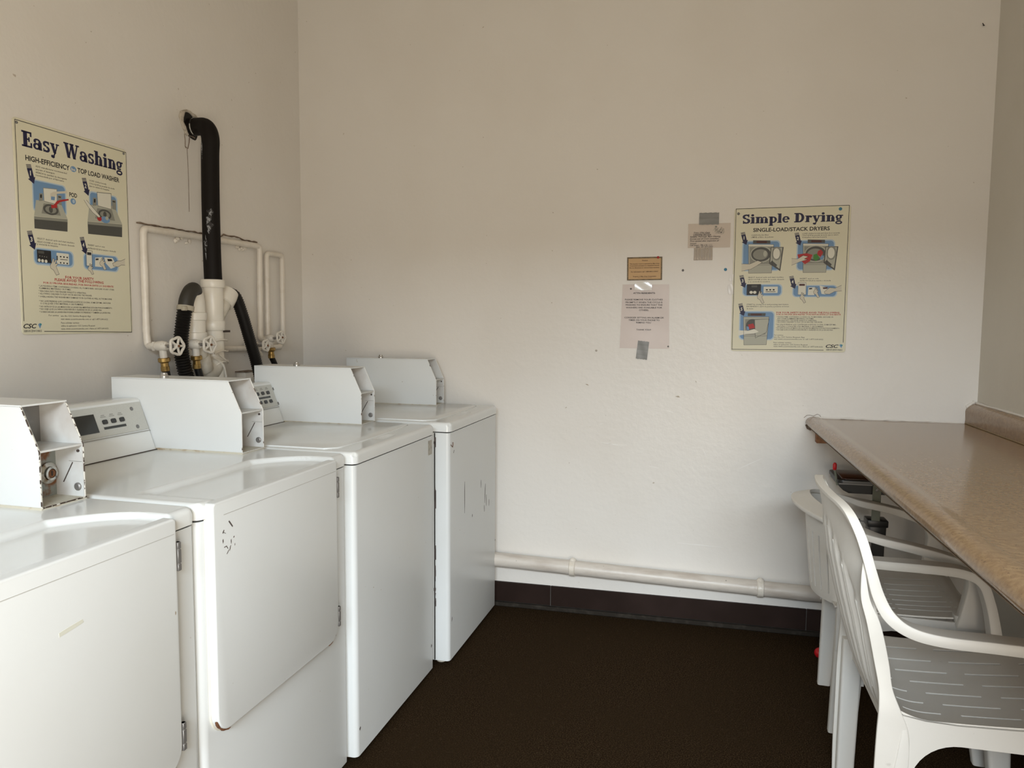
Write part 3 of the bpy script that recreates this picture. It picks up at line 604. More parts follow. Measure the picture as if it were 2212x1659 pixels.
  ('T', 'ANY OTHER FLAMMABLE MATERIALS OR FUMES.', 40.4, 29.8, 72.2, 1.15, 'ink', 0),
  ('T', '* REACHING INTO THE DRYER WHILE IT IS OPERATING.', 39.7, 28.2, 74.6, 1.15, 'ink', 0),
  ('T', '* ALLOWING CHILDREN TO PLAY ON OR AROUND THE DRYER.', 39.8, 26.7, 79.7, 1.15, 'ink', 0),
  ('T', '* NO SEQUE PRENDAS QUE CONTENGAN ACEITE DE COCINA, GOMA ESPUMA,', 39.3, 24.5, 91.2, 1.15, 'ink', 0),
  ('T', 'GASOLINA O CUALQUIER OTRO MATERIAL O GAS FLAMABLE.', 40.4, 22.8, 80.6, 1.15, 'ink', 0),
  ('T', '* NO INTRODUZCA LAS MANOS EN LA SECADORA MIENTRAS ESTA EN FUNCIONAMIENTO.', 39.4, 21.2, 94.4, 1.15, 'ink', 0),
  ('T', '* NO DEJE QUE LOS NIÑOS JUEGUEN EN O ALREDEDOR DE LA SECADORA.', 39.5, 19.6, 88.9, 1.15, 'ink', 0),
 ]),
 ('service_text', [
  ('T', 'For service', 37.9, 14.7, 46.1, 1.15, 'ink', 0),
  ('T', 'use the CSC Service Request App', 38.0, 12.9, 64.8, 1.15, 'ink', 0),
  ('T', 'visit www.cscserviceworks.com or call 1-877-264-6622', 38.0, 11.1, 80.7, 1.15, 'ink', 0),
  ('T', 'Para solicitar servicio', 37.8, 7.8, 53.5, 1.15, 'ink', 0),
  ('T', 'utilice la aplicación CSC Service Request', 37.9, 6.0, 67.6, 1.15, 'ink', 0),
  ('T', 'visite www.cscserviceworks.com o llame al 1-877-264-6622', 37.9, 4.3, 80.6, 1.15, 'ink', 0),
 ]),
 ('logo', [
  ('T', 'CSC', 83.2, 4.1, 94.1, 2.9, 'ink', 2),
  ('T', 'SERVICEWORKS', 83.6, 1.6, 97.4, 1.3, 'grey_dark', 1),
  ('P', 'blue', [(94.5, 6.8), (95.9, 7.4), (97.6, 6.8), (96.4, 3.8)]),
  ('P', 'teal', [(95.9, 7.4), (97.6, 6.8), (96.5, 5.4)]),
 ]),
]
LETTER = [
 ('heading_text', [
  ('T', 'ATTN RESIDENTS:', 25.7, 110.8, 69.9, 3.0, 'ink_grey', 1),
 ]),
 ('request_text', [
  ('T', 'PLEASE REMOVE YOUR CLOTHES', 9.1, 97.7, 85.0, 3.0, 'ink_grey', 0),
  ('T', 'PROMPTLY WHEN THE CYCLE IS', 10.6, 92.1, 84.6, 3.0, 'ink_grey', 0),
  ('T', 'FINISHED TO ENSURE THAT THE', 10.9, 86.8, 84.7, 3.0, 'ink_grey', 0),
  ('T', 'WASHERS ARE AVAILABLE FOR', 11.4, 81.4, 84.0, 3.0, 'ink_grey', 0),
  ('T', 'OTHERS.', 38.0, 76.3, 57.5, 3.0, 'ink_grey', 0),
 ]),
 ('advice_text', [
  ('T', 'CONSIDER SETTING AN ALARM OR', 8.9, 61.1, 87.8, 3.0, 'ink_grey', 0),
  ('T', 'TIMER ON YOUR PHONE TO', 17.5, 56.0, 79.7, 3.0, 'ink_grey', 0),
  ('T', 'REMIND YOU', 32.8, 51.0, 62.4, 3.0, 'ink_grey', 0),
 ]),
 ('thanks_text', [
  ('T', 'THANK YOU!!', 33.4, 36.6, 62.8, 3.0, 'ink_grey', 0),
 ]),
]
NOTICE = [
 ('heading_text', [
  ('T', 'Notice', 43.1, 55.1, 59.0, 3.4, 'brown_ink', 1),
 ]),
 ('operator_text', [
  ('T', 'This laundry room is operated by Mac-Gray', 7.5, 45.8, 92.3, 3.0, 'brown_ink', 1),
  ('T', 'Corporation pursuant to a leasehold interest.', 7.7, 40.5, 92.4, 3.0, 'brown_ink', 1),
  ('T', 'Do not disconnect or remove these machines.', 6.9, 34.5, 92.6, 3.0, 'brown_ink', 1),
 ]),
 ('phone_text', [
  ('T', 'For information call 1-888-MAC-GRAY', 11.4, 23.1, 89.1, 3.0, 'brown_ink', 1),
 ]),
 ('owner_text', [
  ('T', 'Property of Mac-Gray Corporation', 17.3, 9.5, 83.1, 3.0, 'brown_ink', 1),
  ('T', 'Telecommunications', 30.8, 6.0, 70.3, 1.6, 'brown_ink', 0),
 ]),
]
FLYER = [
 ('handwriting', [
  ('T', 'Two Old Gals', 13.5, 34.8, 52.1, 3.6, 'ink_grey', 3),
  ('T', 'Cleaning Service', 12.4, 30.2, 54.7, 3.6, 'ink_grey', 3),
  ('T', 'Reliable, Thorough, Basic Cleaning', 5.1, 25.2, 77.3, 3.6, 'ink_grey', 3),
  ('T', 'Excuse out of room consulted', 4.7, 20.1, 73.5, 3.6, 'ink_grey', 3),
  ('T', 'Price quoted after inspection of', 5.1, 14.9, 73.8, 3.6, 'ink_grey', 3),
  ('T', 'house', 5.5, 9.4, 20.3, 3.6, 'ink_grey', 3),
  ('T', 'Call Susan: 786 618 1111', 5.1, 4.9, 57.9, 3.6, 'ink_grey', 3),
  ('T', 'Jane: 541 477 5303', 19.0, 0.8, 59.5, 3.6, 'ink_grey', 3),
  ('L', 'ink_grey', 0.4, [(13.6, 33.3), (52.2, 34.1)]),
  ('L', 'ink_grey', 0.4, [(12.5, 29.0), (54.8, 29.8)]),
 ]),
 ('pencil_drawing', [
  ('L', 'grey_mid', 0.5, [(59.5, 41.8), (64.8, 45.6), (63.4, 37.6), (69.1, 43.9), (68.4, 34.8), (73.5, 40.5), (72.1, 33.4), (76.8, 45.6), (79.4, 36.2), (81.8, 41.9), (84.2, 33.4), (78.2, 32.0), (73.9, 34.8), (64.1, 35.3)]),
  ('L', 'grey_mid', 0.5, [(66.1, 38.7), (75.9, 38.2), (80.2, 35.4), (86.2, 36.8), (83.7, 45.3), (81.3, 39.6), (78.8, 49.0), (74.1, 36.8), (75.5, 43.9), (70.4, 38.2), (71.1, 47.3), (65.4, 41.0), (66.8, 49.0), (61.5, 45.3)]),
  ('E', 'ink_grey', 78.0, 35.9, 1.6, 1.2),
  ('E', 'grey_mid', 65.9, 50.4, 2.6, 1.8),
 ]),
]
# ------------------------------------------------------------------ flat printing: polygons and lettering lying on a sheet
def g_rect(x0, y0, x1, y1): return [(x0, y0), (x1, y0), (x1, y1), (x0, y1)]
def g_arc(cx, cy_, rx, ry, a0, a1, w, thin=None, n=18):
    """pen arc, thick at the sides (w) and thin at top and bottom (thin)"""
    if thin is None: thin = w * 0.5
    qs = []
    for i in range(n):
        q = []
        for a, s in ((a0 + (a1 - a0) * i / n, 1), (a0 + (a1 - a0) * (i + 1) / n, 1), (a0 + (a1 - a0) * (i + 1) / n, -1), (a0 + (a1 - a0) * i / n, -1)):
            t = R(a); ww = thin + (w - thin) * abs(math.cos(t)); c, d = math.cos(t), math.sin(t)
            q.append((cx + (rx + s * ww / 2) * c, cy_ + (ry + s * ww / 2) * d))
        qs.append(q)
    return qs
def g_line(x0, y0, x1, y1, w): return [(x0 - w / 2, y0), (x0 + w / 2, y0), (x1 + w / 2, y1), (x1 - w / 2, y1)]
def g_dot(cx, cy_, r): return [(cx + r * math.cos(k * math.pi / 8), cy_ + r * math.sin(k * math.pi / 8)) for k in range(16)]
XH = 0.70
def glyph(c):
    S = 0.255; s = 0.115
    if c == 'E': return [g_rect(0, 0, .72, s), g_rect(0, 1 - s, .70, 1), g_rect(.11, 0, .11 + S + .02, 1), g_rect(.3, .46, .52, .56), g_rect(.46, .36, .56, .66), g_rect(.60, 0, .72, .32), g_rect(.58, .70, .70, 1)], .79
    if c == 'a': return [g_rect(.36, .06, .36 + S, .50)] + g_arc(.29, .48, .20, .17, 0, 165, .15, .1) + g_arc(.26, .21, .18, .16, 0, 360, .17, .1) + [g_dot(.13, .50, .09), g_rect(.40, 0, .64, .10)], .68
    if c == 's': return g_arc(.27, .52, .17, .13, 35, 270, .16, .12) + g_arc(.27, .19, .17, .14, -145, 90, .17, .12) + [g_rect(.38, .50, .48, .70), g_rect(.04, 0, .13, .22)], .54
    if c == 'y': return [g_line(.16, XH - .03, .36, .06, .22), g_line(.56, XH - .03, .36, .04, .10), g_line(.36, .08, .26, -.16, .11), g_rect(0, XH - .09, .34, XH), g_rect(.44, XH - .09, .70, XH), g_dot(.16, -.17, .10)] + g_arc(.20, -.12, .10, .14, -100, -10, .1), .70
    if c == 'W': return [g_line(.18, .97, .40, 0, .23), g_line(.62, .97, .40, 0, .11), g_line(.62, .97, .84, 0, .23), g_line(1.08, .97, .84, 0, .11), g_rect(0, .90, .40, 1), g_rect(.46, .90, .80, 1), g_rect(.94, .90, 1.24, 1)], 1.26
    if c == 'h': return [g_rect(.08, 0, .08 + S, 1), g_rect(0, .91, .2, 1), g_rect(0, 0, .36, .09), g_rect(.43, 0, .43 + S, .48), g_rect(.37, 0, .72, .09)] + g_arc(.40, .46, .16, .19, 0, 150, .16, .10), .76
    if c == 'i': return [g_rect(.08, 0, .08 + S, XH), g_rect(0, XH - .09, .2, XH), g_rect(0, 0, .37, .09), g_dot(.18, .88, .125)], .42
    if c == 'n': return [g_rect(.08, 0, .08 + S, XH), g_rect(0, XH - .09, .2, XH), g_rect(0, 0, .36, .09), g_rect(.43, 0, .43 + S, .48), g_rect(.37, 0, .72, .09)] + g_arc(.40, .46, .16, .19, 0, 150, .16, .10), .76
    if c == 'm': return [g_rect(.08, 0, .08 + S, XH), g_rect(0, XH - .09, .2, XH), g_rect(0, 0, .36, .09), g_rect(.43, 0, .43 + S, .48), g_rect(.38, 0, .70, .09), g_rect(.79, 0, .79 + S, .48), g_rect(.73, 0, 1.08, .09)] + g_arc(.40, .46, .15, .19, 0, 150, .16, .10) + g_arc(.76, .46, .15, .19, 0, 150, .16, .10), 1.12
    if c == 'g': return g_arc(.27, .47, .17, .18, 0, 360, .17, .10) + g_arc(.28, -.12, .22, .13, 0, 360, .13, .12) + [g_rect(.10, .09, .44, .20), g_line(.14, .28, .16, .10, .12), g_rect(.38, .57, .62, .68)], .64
    if c == 'S': return g_arc(.33, .73, .22, .19, 30, 270, .20, .14) + g_arc(.33, .27, .23, .20, -150, 90, .22, .14) + [g_rect(.48, .68, .58, 1), g_rect(.05, 0, .15, .32)], .68
    if c == 'p': return [g_rect(.08, -.26, .08 + S, XH), g_rect(0, XH - .09, .2, XH), g_rect(0, -.30, .38, -.21)] + g_arc(.38, .35, .21, .28, -150, 150, .2, .10), .72
    if c == 'l': return [g_rect(.08, 0, .08 + S, 1), g_rect(0, .91, .2, 1), g_rect(0, 0, .37, .09)], .42
    if c == 'e': return g_arc(.30, .35, .21, .29, 0, 320, .19, .11) + [g_rect(.14, .32, .58, .41)], .64
    if c == 'D': return [g_rect(.11, 0, .11 + S + .02, 1), g_rect(0, 0, .40, s), g_rect(0, 1 - s, .40, 1)] + g_arc(.38, .5, .33, .44, -90, 90, .23, .11), .90
    if c == 'r': return [g_rect(.08, 0, .08 + S, XH), g_rect(0, XH - .09, .2, XH), g_rect(0, 0, .37, .09), g_dot(.46, .58, .11)] + g_arc(.40, .44, .14, .20, 60, 150, .14, .12), .58
    return [], .34
class Sheet:
    """collects flat ink for one printed part"""
    def __init__(s, scale): s.v = []; s.f = []; s.m = []; s.mats = []; s.k = scale; s.z = 0.0
    def mi(s, m):
        if m not in s.mats: s.mats.append(m)
        return s.mats.index(m)
    def poly(s, pts, m):
        b = len(s.v); s.z += 0.000012; s.v += [(x * s.k, y * s.k, s.z) for x, y in pts]; s.f.append(list(range(b, b + len(pts)))); s.m.append(s.mi(m))
    def polys(s, ps, m):
        for p in ps: s.poly(p, m); s.z -= 0.000012
        s.z += 0.000012
    def line(s, pts, w, m):
        ps = []
        for (x0, y0), (x1, y1) in zip(pts, pts[1:]):
            L = math.hypot(x1 - x0, y1 - y0) or 1; nx, ny = -(y1 - y0) / L * w / 2, (x1 - x0) / L * w / 2; ex, ey = (x1 - x0) / L * w / 2, (y1 - y0) / L * w / 2
            ps.append([(x0 - ex + nx, y0 - ey + ny), (x0 - ex - nx, y0 - ey - ny), (x1 + ex - nx, y1 + ey - ny), (x1 + ex + nx, y1 + ey + ny)])
        s.polys(ps, m)
    def text(s, st, x0, y, x1, h, m, bold=0):
        c = bpy.data.curves.new('t', 'FONT'); c.body = st; c.size = 1.0; c.resolution_u = 1 if h < 2.5 else 3
        c.offset = 0.026 if bold in (1, 2) else (0.006 if bold == 3 else 0.009)
        if bold in (2, 3): c.shear = 0.3
        o = bpy.data.objects.new('t', c); COL.objects.link(o)
        dg = bpy.context.evaluated_depsgraph_get(); me = bpy.data.meshes.new_from_object(o.evaluated_get(dg))
        bpy.data.objects.remove(o); bpy.data.curves.remove(c)
        if me.vertices:
            xs = [v.co.x for v in me.vertices]; a, b_ = min(xs), max(xs); kx = (x1 - x0) / (b_ - a); ky = h / 0.70
            b = len(s.v); s.z += 0.000012
            s.v += [((x0 + (v.co.x - a) * kx) * s.k, (y + v.co.y * ky) * s.k, s.z) for v in me.vertices]
            for p in me.polygons: s.f.append([b + i for i in p.vertices]); s.m.append(s.mi(m))
        bpy.data.meshes.remove(me)
    def glyphs(s, st, x0, y, x1, h, m):
        tot = sum(glyph(c)[1] for c in st) - 0.05; kx = (x1 - x0) / tot; x = x0
        for c in st:
            ps, adv = glyph(c); s.polys([[(x + px * kx, y + py * h) for px, py in p] for p in ps], m); x += adv * kx
    def build(s, name, parent, zoff):
        me = bpy.data.meshes.new(name); me.from_pydata([(x, y, z + zoff) for x, y, z in s.v], [], s.f)
        for p, i in zip(me.polygons, s.m): p.material_index = i
        me.update()
        for p in me.polygons: pass
        bm = bmesh.new(); bm.from_mesh(me)
        for f in bm.faces:
            if f.normal.z < 0: f.normal_flip()
        bm.to_mesh(me); bm.free()
        return link(name, me, s.mats, parent, None)
def print_parts(data, parent, scale, zoff):
    split = []
    for part, items in data:
        if items[0][0] == 'G':                      # one part per headline word
            k_, st, x0, y, x1, h, m = items[0]; tot = sum(glyph(c)[1] for c in st) - 0.05; x = x0
            for wd in st.split(' '):
                adv = sum(glyph(c)[1] for c in wd); split.append((part, [('G', wd, x, y, x + (adv - .05) * (x1 - x0) / tot, h, m)])); x += (adv + .34) * (x1 - x0) / tot
        else: split.append((part, items))
    for part, items in split:
        sh = Sheet(scale)
        for it in items:
            k = it[0]
            if k == 'T': sh.text(it[1], it[2], it[3], it[4], it[5], P[it[6]], it[7])
            elif k == 'G': sh.glyphs(it[1], it[2], it[3], it[4], it[5], P[it[6]])
            elif k == 'P': sh.poly(it[2], P[it[1]])
            elif k == 'L': sh.line(it[3], it[2], P[it[1]])
            elif k == 'R': sh.poly(rounded(it[2], it[3], it[4], it[5], it[6]), P[it[1]])
            elif k == 'E': sh.poly([(it[2] + it[4] * math.cos(a * math.pi / 14), it[3] + it[5] * math.sin(a * math.pi / 14)) for a in range(28)], P[it[1]])
            elif k == 'A':
                x, y, n_, q = it[1:]
                f = lambda a, b: (x + a * q, y + b * q)
                for j in range(3): sh.poly([f(-2.0 + .18 * j, -.1 - .75 * j), f(1.9 + .18 * j, .6 - .75 * j), f(2.0 + .18 * j, .15 - .75 * j), f(-1.9 + .18 * j, -.55 - .75 * j)], P['navy'])
                sh.poly([f(-1.5, -2.3), f(2.4, -1.6), f(3.9, -7.4), f(4.9, -7.0), f(3.6, -11.8), f(-.9, -9.2), f(.4, -8.8)], P['navy'])
                dx_ = .5 if n_ == '1' else 0; sh.text(n_, x + (.35 + dx_) * q, y - 6.6 * q, x + (2.1 - dx_) * q, 3.0 * q, P['paper_white'], 1)
        sh.build(part, parent, zoff)
def sheet_matrix(o, origin, xdir, ydir):
    x = Vector(xdir).normalized(); y = Vector(ydir); y = (y - x * y.dot(x)).normalized(); z = x.cross(y); p = Vector(origin)
    o.matrix_world = Matrix(((x.x, y.x, z.x, p.x), (x.y, y.y, z.y, p.y), (x.z, y.z, z.z, p.z), (0, 0, 0, 1)))

# ------------------------------------------------------------------ wall signs and papers
def pin(parent, x, y, z, m, r=0.005):
    bm = bmesh.new(); add_lathe(bm, [(r, 0), (r, 0.0015), (r * .6, 0.0035), (0.0005, 0.004)], Matrix.Translation((x, y, z)), 14); return obj('screw_head', bm, m, parent)
def board(root, w, h, rad, th, m):
    bm = bmesh.new(); add_prism(bm, rounded(0, 0, w, h, rad, 8), 0, th, XY, bev=min(0.0006, th * .3), seg=1); return obj('sign_board', bm, m, root)
t = thing('wall_sign', 'tall cream sign headed Easy Washing on the left wall above the washers', 'sign')
sheet_matrix(t, (0.0008, -1.607, 1.295), (0, 1, 0), (0, 0, 1)); k = 0.4385 / 100
board(t, 0.4385, 0.614, 0.011, 0.0025, P['cream']); print_parts(EASY, t, k, 0.0026)
pin(t, .012, .60, .0025, grey_pin, .004); pin(t, .425, .60, .0025, grey_pin, .004)
t = thing('wall_sign', 'cream sign headed Simple Drying on the back wall above the counter', 'sign')
sheet_matrix(t, (2.035, -0.0008, 1.2215), (1, 0, 0.003), (0, 0, 1)); k = 0.459 / 100
board(t, 0.459, 0.6045, 0.011, 0.0025, P['cream']); print_parts(SIMPLE, t, k, 0.0026)
pin(t, .016, .582, .0025, grey_pin, .0055); pin(t, .418, .590, .0025, blue_pin, .0065)
# typed letter, taped at top and bottom
t = thing('letter', 'typed white letter to residents taped below the small tan placard', 'notice')
sheet_matrix(t, (1.558, -0.0006, 1.227), (1, 0, 0), (0, 0, 1))
def wavy(name, parent, w, h, m, amp=0.0015, wt=None, nx=24, ny=30, th=0.0):
    wt = wt or w; bm = bmesh.new(); g = []
    for j in range(ny + 1):
        row = []
        for i in range(nx + 1):
            u, v = i / nx, j / ny; ww = w + (wt - w) * v
            x = (w - ww) * 0.55 + u * ww + 0.0
            edge = min(u, 1 - u)
            row.append(bm.verts.new((x, v * h, 0.0005 + amp * (0.6 + 0.4 * math.sin(5 * u + 3 * v) + 0.5 * math.sin(9 * v + 2 * u)) * (0.3 + edge))))
        g.append(row)
    for j in range(ny):
        for i in range(nx): bm.faces.new((g[j][i], g[j][i + 1], g[j + 1][i + 1], g[j + 1][i]))
    o = obj(name, bm, m, parent, 80); so = o.modifiers.new('thick', 'SOLIDIFY'); so.thickness = 0.0003; so.offset = -1; o.modifiers.new('crisp_edges', 'EDGE_SPLIT').split_angle = R(50); return o
wavy('paper_sheet', t, 0.2165, 0.281, paper_m, 0.0012, wt=0.201); print_parts(LETTER, t, 0.2165 / 100, 0.0032)
pin(t, .045, .262, .0022, grey_pin, .004); pin(t, .212, .010, .001, grey_pin, .0035)
def strip(name, label, cat, x, z, w, h, rot, m, y=0.003, group=None, crease=0.0012):
    bm = bmesh.new(); nx, nz = 12, 12; g = []
    for j in range(nz + 1): g.append([bm.verts.new(((i / nx - .5) * w, -crease * (0.5 + 0.5 * math.sin(7 * i / nx + 5 * j / nz)) * 0.6, (j / nz - .5) * h + 0.0008 * math.sin(i * 2.1))) for i in range(nx + 1)])
    for j in range(nz):
        for i in range(nx): bm.faces.new((g[j][i], g[j][i + 1], g[j + 1][i + 1], g[j + 1][i]))
    o = obj(name, bm, m, None, 80); so = o.modifiers.new('thick', 'SOLIDIFY'); so.thickness = 0.0003; o.modifiers.new('crisp_edges', 'EDGE_SPLIT').split_angle = R(50)
    o.location = (x, -y, z); o.rotation_euler = (0, R(rot), 0); tag(o, label, cat, group); return o
strip('duct_tape', 'strip of grey duct tape hanging below the bottom edge of the typed letter', 'tape', 1.659, 1.219, 0.049, 0.080, 6, duct)
strip('duct_tape', 'grey duct tape patch above the handwritten flyer', 'tape', 1.929, 1.786, 0.082, 0.050, 0, duct)
strip('clear_tape', 'shiny clear tape holding the top edge of the typed letter', 'tape', 1.657, 1.500, 0.075, 0.034, 2, clear_tape, 0.0045)
for i, (x, z, w, h, r_) in enumerate(((2.028, 1.535, 0.016, 0.030, 8), (2.026, 1.485, 0.020, 0.042, -5))):
    strip('clear_tape', ('upper' if i == 0 else 'lower') + ' torn scrap of clear tape at the left edge of the Simple Drying sign', 'tape', x, z, w, h, r_, clear_tape, 0.0035)
# tan placard
t = thing('placard', 'small tan Notice placard with brown border pinned above the typed letter', 'notice')
sheet_matrix(t, (1.585, -0.0008, 1.5255), (1, 0, 0.01), (0, 0, 1))
bm = bmesh.new(); add_box(bm, (0, 0, 0), (0.152, 0.101, 0.002), 0.0005, 1); obj('border_board', bm, tan_edge, t)
bm = bmesh.new(); add_box(bm, (0.006, 0.005, 0.002), (0.146, 0.095, 0.0024)); obj('printed_panel', bm, tan_paper, t)
print_parts(NOTICE, t, 0.152 / 100, 0.0027)
o = pin(t, .134, .098, .002, P['red'], .0055); o['label'] = 'red push pin'
# handwritten flyer with tear-off tabs
t = thing('flyer', 'handwritten pencil flyer with tear-off tabs left of the Simple Drying sign', 'notice')
sheet_matrix(t, (1.843, -0.0008, 1.663), (1, 0, 0.004), (0, 0, 1))
wavy('paper_sheet', t, 0.176, 0.103, flyer_paper, 0.001, nx=12, ny=8); print_parts(FLYER, t, 0.176 / 100, 0.0028)
for i in range(7):
    bm = bmesh.new(); x0 = 0.026 + i * 0.0112; n_ = 6; g = []
    for j in range(n_ + 1): g.append([bm.verts.new((x0 + a * 0.0104 + 0.0006 * math.sin(i * 2 + j * .5), -j * 0.0088, 0.001 + 0.0022 * (j / n_) * (0.5 + 0.5 * math.sin(i * 1.7)))) for a in (0, 1)])
    for j in range(n_): bm.faces.new((g[j + 1][0], g[j + 1][1], g[j][1], g[j][0]))
    o = obj('tear_off_tab', bm, flyer_paper, t, 80); so = o.modifiers.new('thick', 'SOLIDIFY'); so.thickness = 0.0003
sh = Sheet(1.0)
for i in range(7):
    for j in range(3): sh.line([(0.0285 + i * 0.0112 + 0.003 * j, -0.004), (0.0288 + i * 0.0112 + 0.003 * j, -0.047 + 0.004 * ((i + j) % 3))], 0.0006, P['grey_mid'])
sh.build('tab_writing', t, 0.0042)
# pins and a nail left in the walls
def wall_pin(name, label, x, z, m, r):
    bm = bmesh.new(); add_lathe(bm, [(r, -0.001), (r, 0.002), (r * .65, 0.004), (0.0005, 0.0045)], Matrix.Translation((x, 0, z)) @ Matrix.Rotation(R(90), 4, 'X'), 14); tag(obj(name, bm, m), label, 'pin')
wall_pin('push_pin', 'blue push pin in the back wall between the flyer and the Simple Drying sign', 2.003, 1.570, blue_pin, 0.0065)
wall_pin('thumbtack', 'grey thumbtack in the back wall right of the tan placard', 1.825, 1.568, grey_pin, 0.005)
wall_pin('thumbtack', 'pale thumbtack in the back wall left of the typed letter bottom', 1.454, 1.214, mat('pale_pin', (0.5, 0.46, 0.40), 0.4), 0.005)
bm = bmesh.new(); add_cyl(bm, (0, 0.005, 0), (0.004, -0.006, -0.016), 0.0016, 8); add_lathe(bm, [(0.0035, 0), (0.0035, 0.002)], Matrix.Translation((0.004, -0.006, -0.018)), 10)
o = obj('nail', bm, black_steel); o.location = (2.938, 0, 2.517); tag(o, 'small dark bent nail high on the back wall near the right corner', 'nail')
# ------------------------------------------------------------------ washers and dryers
ANG = R(-1.55)
LX = Vector((math.cos(R(1.55)), -math.sin(R(1.55)), 0)); LY = Vector((math.sin(R(1.55)), math.cos(R(1.55)), 0))
ZD, ZS = 0.957, 0.920     # deck top, seam between deck and cabinet
def deck_mesh(u0, u1, v1, recess=None, notch=None):
    """deck cap from u0 to u1 deep and 0..v1 wide, rounded edges; recess=(u_start, v_a, v_b): dished hand grip running to the front"""
    nu, nv = 170, 150; r = 0.014; bm = bmesh.new(); g = []
    def sm(a, b, x): t = max(0, min(1, (x - a) / (b - a))); return t * t * (3 - 2 * t)
    def coord(n, a, b):
        out = []
        for i in range(n + 1):
            out.append(a + (b - a) * i / n)
        e = [r * (1 - math.cos(R(90) * k / 5)) for k in range(5)]
        return sorted(set([round(x, 5) for x in out if a + r <= x <= b - r] + [round(a + x, 5) for x in e] + [round(b - x, 5) for x in e] + [round(a + r, 5), round(b - r, 5)]))
    us, vs = coord(nu, u0, u1), coord(nv, 0, v1)
    for u in us:
        row = []
        for v in vs:
            du = max(0, r - (u1 - u)); dv = max(0, r - v, r - (v1 - v)); d = min(r, math.hypot(du, dv))
            z = ZD - (r - math.sqrt(max(0, r * r - d * d)))
            if recess:
                us_, va, vb, dep = recess
                # dish starts along a line that swings to the front at both sides
                a_, b_ = (v - va) / 0.060, (vb - v) / 0.110
                start = us_
                for q_, ex in ((b_, 0.34),):
                    if 0 < q_ < 1: start = max(start, us_ + (u1 - us_) * (1 - q_ ** ex))
                if a_ > 0 and b_ > 0: z -= dep * sm(0, 1, a_) * min(1, b_ * 8) * sm(start, start + 0.013, u)
            if notch:
                nu_, nv_ = notch; a = (u - nu_) / 0.018; b = (v - nv_) / 0.06
                if abs(b) < 1: z -= 0.010 * (1 - b * b) * max(0, 1 - a * a)
            x_, y_ = u, v
            row.append(bm.verts.new((x_, y_, z)))
        g.append(row)
    for i in range(len(us) - 1):
        for j in range(len(vs) - 1): bm.faces.new((g[i][j], g[i + 1][j], g[i + 1][j + 1], g[i][j + 1]))
    per = [g[i][0] for i in range(len(us))] + [g[-1][j] for j in range(1, len(vs))] + [g[i][-1] for i in range(len(us) - 2, -1, -1)] + [g[0][j] for j in range(len(vs) - 2, 0, -1)]
    # pull the vertical corners in so they read rounded, then drop the skirt
    low = []
    for v in per:
        low.append(bm.verts.new((v.co.x, v.co.y, ZS + 0.0015)))
    rc = 0.022
    for v in [w for row in g for w in row] + low:
        x, y = v.co.x, v.co.y
        for cy_ in (0, v1):
            ox, oy = u1 - rc, (rc if cy_ == 0 else v1 - rc)
            if x > ox and ((y < oy) if cy_ == 0 else (y > oy)):
                dx, dy = x - ox, y - oy; m = max(abs(dx), abs(dy)); L = math.hypot(dx, dy)
                if L > 0: v.co.x = ox + dx * m / L; v.co.y = oy + dy * m / L
    n = len(per)
    for i in range(n): bm.faces.new((per[(i + 1) % n], per[i], low[i], low[(i + 1) % n]))
    bm.faces.new(low)
    return bm
